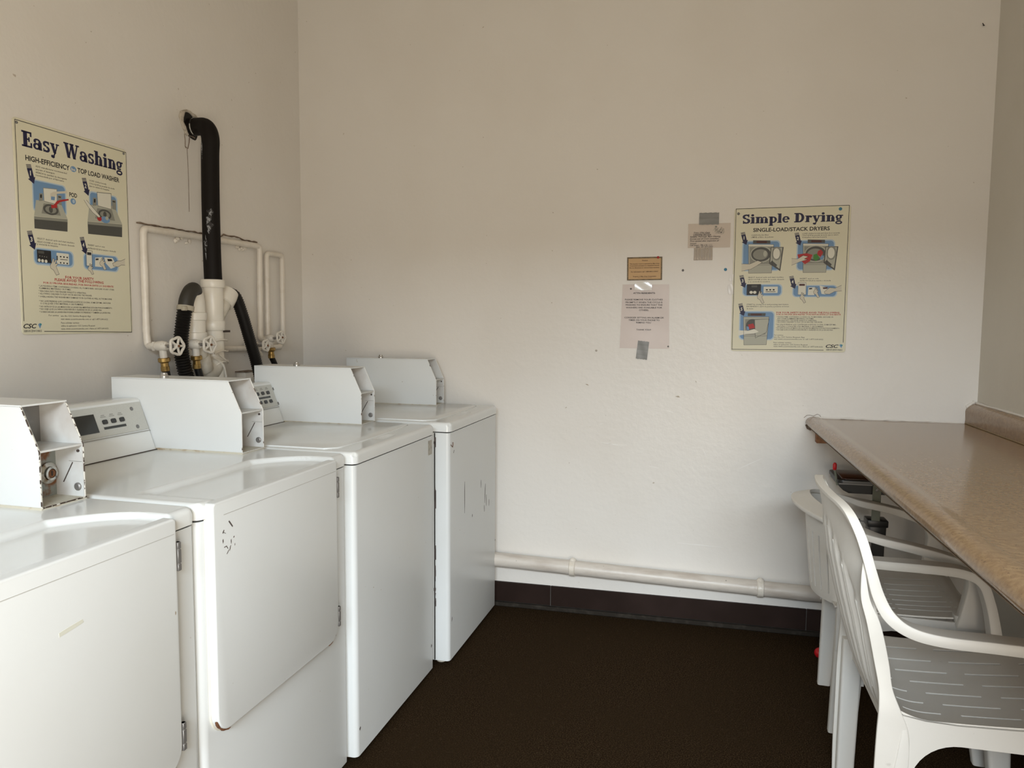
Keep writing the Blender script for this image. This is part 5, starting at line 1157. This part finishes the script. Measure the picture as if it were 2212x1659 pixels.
# valves with spoked handles, and supply hoses
def wheel(root_, c, axis, r=0.030, m=valve_paint):
    M = Matrix.Translation(c) @ Vector(axis).normalized().to_track_quat('Z', 'Y').to_matrix().to_4x4()
    bm = bmesh.new(); n_ = 30
    add_tube(bm, [M @ Vector(((r + 0.0022 * math.cos(5 * a)) * math.cos(a), (r + 0.0022 * math.cos(5 * a)) * math.sin(a), 0)) for a in [2 * math.pi * k / n_ for k in range(n_)]], 0.0048, 8, closed=True)
    for k in range(5): a = 2 * math.pi * k / 5; add_cyl(bm, M @ Vector((0, 0, 0.002)), M @ Vector((r * math.cos(a), r * math.sin(a), 0)), 0.0042, 8)
    add_lathe(bm, [(0.009, -0.004), (0.009, 0.005), (0.005, 0.008)], M, 12); w_ = obj('handwheel', bm, m, root_)
    bm = bmesh.new(); add_lathe(bm, [(0.0045, 0.008), (0.0045, 0.0105)], M, 10); obj('wheel_screw', bm, rust, root_)
def valve(label, c, out, wdir, wr, hose_pts, mcoup=brass, wm=valve_paint):
    r_ = thing('water_valve', label, 'valve', c); o0 = Vector((0, 0, 0)); out = Vector(out); wd = Vector(wdir).normalized()
    bm = bmesh.new(); add_lathe(bm, [(0.012, -0.022), (0.017, -0.018), (0.019, 0.0), (0.016, 0.016), (0.012, 0.020)], Matrix.Translation(o0) @ wd.to_track_quat('Z', 'Y').to_matrix().to_4x4(), 16)
    add_cyl(bm, o0, out * 0.045, 0.0125, 14); add_cyl(bm, o0, -wd * 0.035, 0.014, 14); add_lathe(bm, [(0.018, 0), (0.018, .010)], Matrix.Translation(-wd * 0.034) @ wd.to_track_quat('Z', 'Y').to_matrix().to_4x4(), 6); obj('valve_body', bm, valve_paint, r_, 35)
    bm = bmesh.new(); add_cyl(bm, wd * 0.018, wd * 0.058, 0.0055, 10); obj('stem', bm, steel_dull, r_)
    wheel(r_, wd * 0.058, wd + Vector((.55, -.25, 0)), wr, wm)
    M = Matrix.Translation(out * 0.040) @ out.to_track_quat('Z', 'Y').to_matrix().to_4x4()
    bm = bmesh.new(); add_lathe(bm, [(0.017, 0), (0.020, 0.002), (0.020, 0.013), (0.017, 0.016), (0.013, 0.018), (0.013, 0.030), (0.0145, 0.032), (0.0145, 0.046), (0.012, 0.048)], M, 12); obj('hose_coupling', bm, mcoup, r_, 30)
    return r_
valve('painted valve with white spoked handwheel at the far left pipe', (0.100, -1.142, 1.249), (0.03, 0.10, -1.0), (1, 0.0, 0.02), 0.029, None)
valve('painted valve with white spoked handwheel in front of the drain stack', (0.145, -1.024, 1.252), (-0.04, 0.10, -1.0), (1, -0.03, 0.0), 0.028, None)
valve('small painted valve and handwheel right of the black wye hose', (0.046, -0.505, 1.232), (0.02, 0.3, -0.3), (1, 0.1, 0), 0.023, None, valve_paint)
valve('painted valve with handwheel at the far right end, nearest the corner', (0.046, -0.372, 1.258), (0.04, 0.03, -1.0), (1, -0.1, 0.1), 0.026, None)
def hose(label, pts):
    bm = bmesh.new(); add_tube(bm, catmull(pts, 8), 0.0125, 14); o = obj('supply_hose', bm, rubber, None, 70); tag(o, label, 'hose')
hose('thin black supply hose hanging from the far left valve', [(.103, -1.133, 1.168), (.105, -1.125, 1.13), (.110, -1.107, 1.07), (.114, -1.095, 0.98), (.114, -1.09, 0.80)])
hose('thin black supply hose hanging from the middle valve beside the trap', [(.142, -1.015, 1.172), (.146, -1.008, 1.14), (.154, -0.992, 1.08), (.158, -0.982, 0.98), (.158, -0.975, 0.80)])
hose('thin black supply hose hanging from the right-hand valves', [(.050, -0.368, 1.172), (.055, -0.358, 1.15), (.062, -0.338, 1.10), (.07, -0.325, 1.0), (.075, -0.32, 0.85)])
# outlet box behind the second coin box
root = thing('outlet_box', 'small white electrical outlet box on the left wall behind the coin box', 'outlet', (0, -0.525, 1.06))
bm = bmesh.new(); add_box(bm, (0.0, -0.042, -0.055), (0.045, 0.042, 0.060), 0.004, 2); obj('box_body', bm, painted_pipe, root)
bm = bmesh.new(); add_lathe(bm, [(0.017, 0), (0.017, .003), (0.014, .004)], Matrix.Translation((0.045, 0.008, 0.02)) @ Matrix.Rotation(R(90), 4, 'Y'), 18); obj('socket', bm, pvc_dirty, root)
bm = bmesh.new(); add_box(bm, (0.0, -0.048, 0.060), (0.050, 0.048, 0.064)); obj('cover_lip', bm, stain_m, root)
# drain pipe along the back wall
root = thing('drain_pipe', 'white painted drain pipe running along the bottom of the back wall', 'pipe', (0, -0.045, 0))
zc = lambda x: 0.2315 - 0.0262 * (x - 0.99)
bm = bmesh.new(); add_tube(bm, [Vector((0.995 + (1.985) * i / 40, 0, zc(0.995 + 1.985 * i / 40))) for i in range(41)], lambda i, N_: 0.0335 * (1 + 0.012 * math.sin(i * 1.9)), 24); obj('pipe_shaft', bm, old_pipe, root, 70)
for x in (1.367, 2.186):
    bm = bmesh.new(); add_tube(bm, [Vector((x - .014, 0, zc(x))), Vector((x - .011, 0, zc(x))), Vector((x + .011, 0, zc(x))), Vector((x + .014, 0, zc(x)))], lambda i, N_: 0.0385 if i in (1, 2) else 0.035, 24)
    add_lathe(bm, [(0.016, 0), (0.012, .008), (0.004, .012)], Matrix.Translation((x, 0, zc(x) + 0.034)), 12); obj('pipe_strap', bm, painted_pipe, root)
bm = bmesh.new()
for k in range(16):
    x = random.uniform(1.05, 2.5); add_lathe(bm, [(0.0035, 0), (0.003 + random.random() * .002, .002), (0.0008, .004)], Matrix.Translation((x, 0.028, zc(x) - 0.034)) @ Matrix.Rotation(R(160), 4, 'X') @ Matrix.Diagonal((1 + 3 * random.random(), 1, 1, 1)), 8)
obj('paint_drips', bm, painted_pipe, root)

# ------------------------------------------------------------------ counter on the right wall
root = thing('laminate_counter', 'long brown speckled laminate counter fixed to the right wall', 'counter', (2.350, 0, 0.944), R(0.6))
prof = [(0.008, 0.0), (0.010, 0.0)]
prof = [(0.648, -0.002), (0.075, -0.002), (0.060, 0.0), (0.046, 0.0045), (0.030, 0.0055), (0.016, 0.003), (0.006, -0.003), (0.000, -0.012), (-0.001, -0.022), (0.002, -0.029), (0.010, -0.032), (0.648, -0.032)]
bm = bmesh.new(); add_prism(bm, prof, -3.15, -0.002, lambda p, q, t_: Vector((p, t_, q))); obj('worktop', bm, laminate, root, 60)
bm = bmesh.new(); add_prism(bm, [(0.004, -0.0325), (0.022, -0.0325), (0.022, -0.0345), (0.004, -0.0345)], -3.15, -0.002, lambda p, q, t_: Vector((p, t_, q))); obj('edge_core', bm, mat('particle_board', (0.17, 0.12, 0.075), 0.9), root)
bprof = [(0.608, -0.003), (0.607, 0.004), (0.606, 0.048), (0.608, 0.058), (0.614, 0.067), (0.624, 0.074), (0.636, 0.079), (0.647, 0.079), (0.647, -0.003)]
bm = bmesh.new(); add_prism(bm, bprof, -3.15, -0.002, lambda p, q, t_: Vector((p, t_, q))); obj('backsplash', bm, laminate, root, 50)
bm = bmesh.new(); add_tube(bm, [Vector((0.6065, -0.01, 0.0005)), Vector((0.6065, -1.5, 0.0005)), Vector((0.6065, -3.1, 0.0005))], 0.002, 8); obj('caulk_line', bm, mat('tan_caulk', (0.30, 0.21, 0.10), 0.5), root)
bm = bmesh.new(); rr = random.Random(4)
add_tube(bm, [Vector((0.03 + 0.57 * i / 30, -0.003, 0.0 + 0.003 * rr.random())) for i in range(31)], lambda i, N_: 0.0025 + 0.003 * rr.random(), 7)
add_tube(bm, [Vector((0.604 + .001 * i, -0.004, 0.002 + .055 * i / 6)) for i in range(7)], lambda i, N_: 0.003 + 0.002 * rr.random(), 7)
add_tube(bm, [Vector((0.608 + .005 * i, -0.006, 0.062 + .004 * i + .004 * rr.random())) for i in range(7)] , lambda i, N_: 0.005 + 0.004 * rr.random(), 7)
add_tube(bm, [Vector((0.644, -0.02 - 0.1 * i, 0.080 + .003 * rr.random())) for i in range(30)], lambda i, N_: 0.004 + 0.003 * rr.random(), 7)
obj('cracked_caulk', bm, wall_m, root)
bm = bmesh.new(); add_tube(bm, [Vector((x, -0.0015, z)) for x, z in ((-0.008, -.001), (0.004, .010), (0.016, .011), (0.03, .008), (0.045, .016), (0.055, .012), (0.06, .003))], 0.001, 6); add_tube(bm, [Vector((0.001, -0.001, -0.03)), Vector((0.008, -0.002, -.046)), Vector((0.022, -0.002, -.052))], 0.004, 6); obj('wall_crack', bm, stain_m, root)
# wooden cleats under the counter
for nm, lb, x, y0, y1, z0, z1 in (('wooden_cleat', 'short orange wood block on the back wall under the counter corner', 2.390, -0.040, -0.001, 0.842, 0.911),):
    bm = bmesh.new(); add_box(bm, (x, y0, z0), (x + 0.56, y1, z1), 0.002, 1); tag(obj(nm, bm, wood_m), lb, 'wood block')
# ------------------------------------------------------------------ plastic chairs
def sheet(bm, fn, nu, nv, keep=None, th=0.0):
    """grid surface fn(u, v) for u, v in 0..1; cells where keep(i, j) is false are left open"""
    g = [[bm.verts.new(fn(i / nu, j / nv)) for j in range(nv + 1)] for i in range(nu + 1)]
    for i in range(nu):
        for j in range(nv):
            if keep is None or keep(i, j): bm.faces.new((g[i][j], g[i + 1][j], g[i + 1][j + 1], g[i][j + 1]))
    loose = [v for v in bm.verts if not v.link_faces]
    bmesh.ops.delete(bm, geom=loose, context='VERTS')
def thick(o, t, off=0):
    m = o.modifiers.new('thickness', 'SOLIDIFY'); m.thickness = t; m.offset = off; o.modifiers.new('crisp_edges', 'EDGE_SPLIT').split_angle = R(50)
def V3(*a): return Vector(a)
def leg_mesh(top, foot, sx, sy_, wx0, wy0, wx1, wy1, bow=0.0):
    """tapering leg with a rounded section; the outer corner follows top -> foot"""
    bm = bmesh.new(); secs = []; n = 10
    for i in range(n + 1):
        q = i / n; c = Vector(top).lerp(Vector(foot), q); c.x += sx * bow * math.sin(math.pi * q); wx = wx0 + (wx1 - wx0) * q; wy = wy0 + (wy1 - wy0) * q
        secs.append([Vector((c.x - sx * wx / 2 + a, c.y - sy_ * wy / 2 + b, c.z)) for a, b in rounded(-wx / 2, -wy / 2, wx / 2, wy / 2, min(wx, wy) * .22, 4)])
    loft(bm, secs)
    return bm
# --- high-backed chair pulled up to the counter, nearest the camera
def high_back_chair():
    root = thing('plastic_armchair', 'white high-backed plastic armchair with long seat slots, nearest the camera at the counter', 'chair', (2.335, -1.300, 0), 0.0)
    def tab(z, T):
        for (z0, a0), (z1, a1) in zip(T, T[1:]):
            if z <= z1: t = max(0, (z - z0) / (z1 - z0)); return a0 + (a1 - a0) * t
        return T[-1][1]
    ctr_ = [(.40, .014), (.49, -.020), (.576, -.046), (.66, -.068), (.76, -.090), (.857, -.103), (.93, -.115)]
    bow_ = [(.40, .010), (.50, .028), (.62, .050), (.80, .052), (.86, .044), (.93, .022)]
    bc = lambda a, z: tab(z, ctr_) + tab(z, bow_) * a * a
    def seat(u, v):
        x = 0.015 + 0.465 * u; y = -0.242 + 0.484 * v; a = y / 0.242
        z = 0.410 + 0.028 * u ** 2.2 + 0.020 * abs(a) ** 2.5 + 0.030 * (max(0, 0.2 - u) / .2) ** 2
        if u > .90: z -= 0.9 * (u - .90) ** 2
        return V3(x, y, z)
    NU, NV = 66, 62
    def keep(i, j):
        if not (6 <= i <= 58): return True
        row = None
        for k in range(7):
            if j == 7 + k * 8: row = k
        if row is None: return True
        off = (row * 3) % 24
        return not ((i + off) % 24 < 18)
    bm = bmesh.new(); sheet(bm, seat, NU, NV, keep); o = obj('seat', bm, chair_m, root, 60); thick(o, 0.005)
    # back: shell with vertical slots
    def back(u, v):
        a = -1 + 2 * u; zt = 0.912 - 0.075 * (max(0, abs(a) - .68) / .32) ** 2; z = 0.412 + (zt - .412) * v; hw = 0.224
        e_ = max(0, 1 - (a / .90) ** 10) * max(0, min(1, (.88 - .45 * (a / .85) ** 2 - v) / .04)) * min(1, v / .06)
        rib = 0.0050 * max(-.7, min(.7, 1.5 * math.cos(u * math.pi * 22))) * e_
        return V3(bc(a, z) + rib, a * hw, z)
    NB, NZ = 66, 40
    def keepb(i, j):
        ctr = abs((i + .5) / NB - .5) * 2
        if ctr > .86 or not (3 < j < (.84 - .45 * (ctr / .85) ** 2) * NZ): return True
        return i % 6 != 3
    bm = bmesh.new(); sheet(bm, back, NB, NZ, keepb); o = obj('backrest', bm, chair_m, root, 60); thick(o, 0.006)
    # one rim: from the near arm up the stile, across the top and down to the far arm
    half = [(V3(-.112, 0, .917), V3(.011, 0, 0), V3(0, 0, .005)),
            (V3(-.107, .100, .916), V3(.011, 0, 0), V3(0, .0005, .005)),
            (V3(-.097, .160, .912), V3(.011, 0, 0), V3(0, .0015, .005)),
            (V3(-.086, .200, .900), V3(.011, 0, 0), V3(0, .004, .005)),
            (V3(-.073, .221, .876), V3(.011, 0, .001), V3(0, .007, .003)),
            (V3(-.057, .229, .838), V3(.011, 0, .002), V3(0, .008, .001)),
            (V3(-.038, .232, .775), V3(.011, 0, .003), V3(0, .009, 0)),
            (V3(-.020, .236, .715), V3(.012, 0, .006), V3(0, .011, 0)),
            (V3(.004, .246, .673), V3(.010, 0, .010), V3(0, .016, 0)),
            (V3(.045, .260, .650), V3(.004, 0, .0125), V3(0, .022, 0)),
            (V3(.110, .272, .643), V3(.001, 0, .013), V3(0, .026, 0)),
            (V3(.220, .274, .641), V3(.001, 0, .013), V3(0, .027, 0)),
            (V3(.310, .274, .635), V3(.003, 0, .013), V3(0, .026, 0)),
            (V3(.360, .272, .612), V3(.010, 0, .009), V3(0, .025, 0)),
            (V3(.382, .268, .560), V3(.013, 0, .002), V3(0, .024, 0)),
            (V3(.395, .262, .500), V3(.014, 0, 0), V3(0, .024, 0)),
            (V3(.405, .256, .430), V3(.016, 0, 0), V3(0, .024, 0))]
    fl = lambda v: V3(v.x, -v.y, v.z)
    bm = bmesh.new(); band(bm, [(fl(c), fl(w_), fl(t_)) for c, w_, t_ in half[::-1]] + half[1:], rnd=.2); obj('armrest_rim', bm, chair_m, root, 60)
    for s in (-1, 1):
        # broad side stile from the arm joint down past the seat to the rear leg
        bm = bmesh.new()
        ct = [(V3(-.052, s * .226, .790), V3(-.002, 0, 0), V3(0, s * .002, 0)),
              (V3(-.050, s * .225, .750), V3(-.006, 0, 0), V3(0, s * .003, 0)),
              (V3(-.044, s * .225, .700), V3(-.010, 0, 0), V3(0, s * .004, 0)),
              (V3(-.025, s * .229, .645), V3(-.015, 0, 0), V3(0, s * .004, 0)),
              (V3(-.006, s * .233, .560), V3(-.016, 0, 0), V3(0, s * .004, 0)),
              (V3(.004, s * .240, .500), V3(-.015, 0, 0), V3(0, s * .005, 0)),
              (V3(.014, s * .2465, .450), V3(-.024, 0, 0), V3(0, s * .006, 0)),
              (V3(.022, s * .248, .400), V3(-.034, 0, 0), V3(0, s * .005, 0)),
              (V3(.022, s * .249, .330), V3(-.036, 0, 0), V3(0, s * .005, 0)),
              (V3(.018, s * .248, .220), V3(-.033, 0, 0), V3(0, s * .005, 0)),
              (V3(.012, s * .243, .100), V3(-.029, 0, 0), V3(0, s * .005, 0)),
              (V3(.010, s * .238, .001), V3(-.026, 0, 0), V3(0, s * .005, 0))]
        band(bm, ct); obj('side_stile', bm, chair_m, root, 60)
        # apron under the seat side with arched ends
        bm = bmesh.new()
        y0, y1 = s * .243, s * .250
        low_ = [(.062 + .105 * (1 - math.cos(R(9 * k))), .275 + .109 * math.sin(R(9 * k))) for k in range(11)] + [(.395 - .07 * (1 - math.sin(R(15 * k))), .315 + .069 * math.cos(R(15 * k))) for k in range(7)]
        pts = [(.005, .275)] + low_ + [(.43, .315), (.478, .40), (.474, .452), (.38, .447), (.28, .437), (.16, .432), (.09, .434), (.04, .442), (.005, .42)]
        add_prism(bm, pts, min(y0, y1), max(y0, y1), XZ); obj('apron', bm, chair_edge, root, 40)
        lm = leg_mesh((-.004, s * .2490, .425), (-.010, s * .239, 0), -1, s, .056, .034, .048, .036)
        band(lm, [(V3(.046, s * .250, .430), V3(.001, 0, 0), V3(0, s * .001, 0)), (V3(.046, s * .250, .36), V3(.012, 0, 0), V3(0, s * .006, 0)), (V3(.034, s * .248, .22), V3(.018, 0, 0), V3(0, s * .008, 0)), (V3(.020, s * .242, .0), V3(.016, 0, 0), V3(0, s * .007, 0))])
        obj('leg', lm, chair_edge, root, 50)
        obj('leg', leg_mesh((.432, s * .258, .43), (.455, s * .262, 0), 1, s, .080, .060, .050, .042), chair_edge, root, 30)
    bm = bmesh.new(); add_prism(bm, [(-.24, .36), (-.20, .385), (.20, .385), (.24, .36), (.24, .43), (-.24, .43)], .468, .474, YZ); obj('front_apron', bm, chair_edge, root, 30)
    bm = bmesh.new(); add_prism(bm, [(-.225, .36), (-.20, .37), (.20, .37), (.225, .36), (.225, .405), (-.225, .405)], .022, .028, YZ); obj('rear_apron', bm, chair_edge, root, 30)
    return root
high_back_chair()
# --- low tub-backed chair behind it
def tub_chair():
    root = thing('plastic_armchair', 'white low-backed plastic armchair with rounded wrap-around rim, behind the nearer chair', 'chair', (2.40, -0.640, 0), R(-3))
    def rimp(t):
        # t 0..1 around the back from far arm to near arm
        a = R(100 + 160 * t); x = 0.115 + 0.255 * math.cos(a) * (1.0 if math.cos(a) < 0 else .5); y = 0.250 * math.sin(a); return x, y
    for s in (-1, 1):
        obj('leg', leg_mesh((-.035, s * .215, .42), (-.045, s * .190, 0), -1, s, .085, .050, .044, .034), chair_edge, root, 30)
        obj('leg', leg_mesh((.378, s * .252, .46), (.400, s * .257, 0), 1, s, .088, .050, .040, .036), chair_edge, root, 30)
        bm = bmesh.new(); y0, y1 = s * .232, s * .239
        pts = [(-.04, .30), (.02, .34), (.06, .375), (.12, .387), (.28, .387), (.33, .37), (.35, .33), (.385, .33), (.385, .435), (.0, .435), (-.04, .46)]
        add_prism(bm, pts, min(y0, y1), max(y0, y1), XZ); obj('apron', bm, chair_edge, root, 40)
    # wrap-around rim: one flat flared strap from the far arm round the back to the near arm
    half = []
    for k in range(9):
        a = R(180 - 90 * k / 8); c, s_ = math.cos(a), math.sin(a)
        half.append((V3(.09 + .232 * c, .262 * s_, 0.676 + 0.066 * max(0, -c) ** 1.1), V3(c, s_, 0).normalized() * (.031 - .004 * k / 8) + V3(0, 0, .010 * c), V3(0, 0, .006 + .006 * (k / 8) ** 2)))
    half += [(V3(.16, .264, .664), V3(0, .026, 0), V3(0, 0, .0125)), (V3(.24, .264, .646), V3(0, .026, 0), V3(.001, 0, .0135)), (V3(.295, .262, .626), V3(0, .025, 0), V3(.007, 0, .013)),
             (V3(.330, .257, .590), V3(0, .024, 0), V3(.018, 0, .009)), (V3(.338, .252, .530), V3(0, .023, 0), V3(.028, 0, .002)), (V3(.335, .246, .430), V3(0, .022, 0), V3(.042, 0, 0))]
    fl = lambda v: V3(v.x, -v.y, v.z)
    bm = bmesh.new(); band(bm, [(fl(c), fl(w_), fl(t_)) for c, w_, t_ in half[:0:-1]] + half, 5, rnd=.25); obj('armrest_rim', bm, chair_m, root, 60)
    # shell below the rim, slotted, with a hand hole
    def shell(u, v):
        a = R(126 + 108 * u); c, s_ = math.cos(a), math.sin(a); z = .425 + (.738 - .425 - .05 * (1 + c) * 1.2) * v
        fl = .80 + .13 * v ** .8 + .03 * max(0, v - .85) / .15
        return V3(.09 + .232 * c * fl - .0, .262 * s_ * fl, z)
    NU, NV = 54, 34
    def keep(i, j):
        u, v = (i + .5) / NU, (j + .5) / NV
        if .08 < v < .70 and i % 5 == 2 and 6 < i < NU - 6: return False
        return True
    bm = bmesh.new(); sheet(bm, shell, NU, NV, keep); o = obj('backrest', bm, chair_m, root, 60); thick(o, 0.006)
    def seat(u, v):
        x = -0.045 + 0.43 * u; w = .225; y = -w + 2 * w * v; a = y / w
        return V3(x, y, 0.425 + 0.012 * u * u + 0.016 * a * a - .008 * math.sin(math.pi * u) + (.0 if u < .93 else -(u - .93) * .25))
    NS, NT = 50, 62
    bm = bmesh.new(); sheet(bm, seat, NS, NT, lambda i, j: not (4 <= i <= 43 and j in (10, 17, 24, 31, 38, 45, 52) and i % 20 != 2)); o = obj('seat', bm, chair_m, root, 60); thick(o, 0.005)
    bm = bmesh.new(); add_prism(bm, [(-.215, .37), (-.19, .385), (.19, .385), (.215, .37), (.215, .428), (-.215, .428)], .378, .384, YZ); obj('front_apron', bm, chair_edge, root, 30)
    return root
tub_chair()

# ------------------------------------------------------------------ black equipment stand stored under the counter
root = thing('folding_stand', 'black folding equipment stand with red-tipped lever stored under the counter corner', 'stand', (2.55, -0.22, 0), 0.0)
bm = bmesh.new(); add_prism(bm, rounded(-.122, -.115, .18, .10, .022, 5), .736, .750, XY, bev=.004); obj('tray', bm, black_steel, root, 40)
bm = bmesh.new(); add_prism(bm, rounded(-.104, -.100, .16, .085, .015, 5), .7495, .7525, XY, bev=.002); obj('padded_panel', bm, sheen_brown, root)
bm = bmesh.new(); add_prism(bm, [(-.116, .735), (.18, .735), (.18, .698), (-.080, .698), (-.100, .708), (-.116, .724)], -.108, .085, XZ, bev=.003); obj('lower_box', bm, black_steel, root, 40)
bm = bmesh.new(); add_box(bm, (-.118, -.1155, .7325), (.18, -.1085, .7365)); obj('steel_lip', bm, steel_dull, root)
bm = bmesh.new(); add_cyl(bm, (-.118, -.09, .724), (-.130, -.09, .784), .0045, 10); l_ = obj('lever', bm, grey_green, root)
bm = bmesh.new(); add_lathe(bm, [(.005, 0), (.0075, .004), (.0075, .022), (.004, .028)], Matrix.Translation((-.1305, -.09, .782)), 12); obj('grip', bm, red_plastic, l_)
bm = bmesh.new(); add_box(bm, (.001, -.122, .60), (.031, -.116, .736), .001, 1); up = obj('upright_bar', bm, grey_green, root)
bm = bmesh.new(); add_lathe(bm, [(.006, 0), (.006, .003), (.003, .004)], Matrix.Translation((.016, -.122, .718)) @ Matrix.Rotation(R(90), 4, 'X'), 10); obj('rivet', bm, steel_dull, up)
bm = bmesh.new(); add_box(bm, (-.012, -.122, .575), (.062, -.05, .602), .004, 2); add_box(bm, (-.004, -.118, .535), (.056, -.05, .58), .004, 2); obj('clamp_head', bm, black_steel, root)
bm = bmesh.new(); add_cyl(bm, (-.012, -.10, .590), (-.034, -.10, .592), .0022, 8); add_lathe(bm, [(.008, 0), (.008, .006)], Matrix.Translation((-.040, -.10, .592)) @ Matrix.Rotation(R(90), 4, 'Y'), 14); obj('clamp_screw', bm, steel_dull, root)
bm = bmesh.new(); add_box(bm, (.010, -.10, .03), (.056, -.055, .56), .003, 1); add_box(bm, (.0, -.095, .03), (.010, -.06, .53), mi=1); obj('column', bm, [black_steel, steel_dull], root)
bm = bmesh.new(); add_box(bm, (-.13, -.09, .0), (.36, .12, .03), .008, 2); obj('base_bar', bm, black_steel, root)
bm = bmesh.new(); bmesh.ops.create_uvsphere(bm, u_segments=18, v_segments=12, radius=.021); 
for v in bm.verts: v.co = Vector((v.co.x - .145, v.co.y - .02, v.co.z + .0215))
o = obj('end_cap', bm, red_plastic, root, 90)
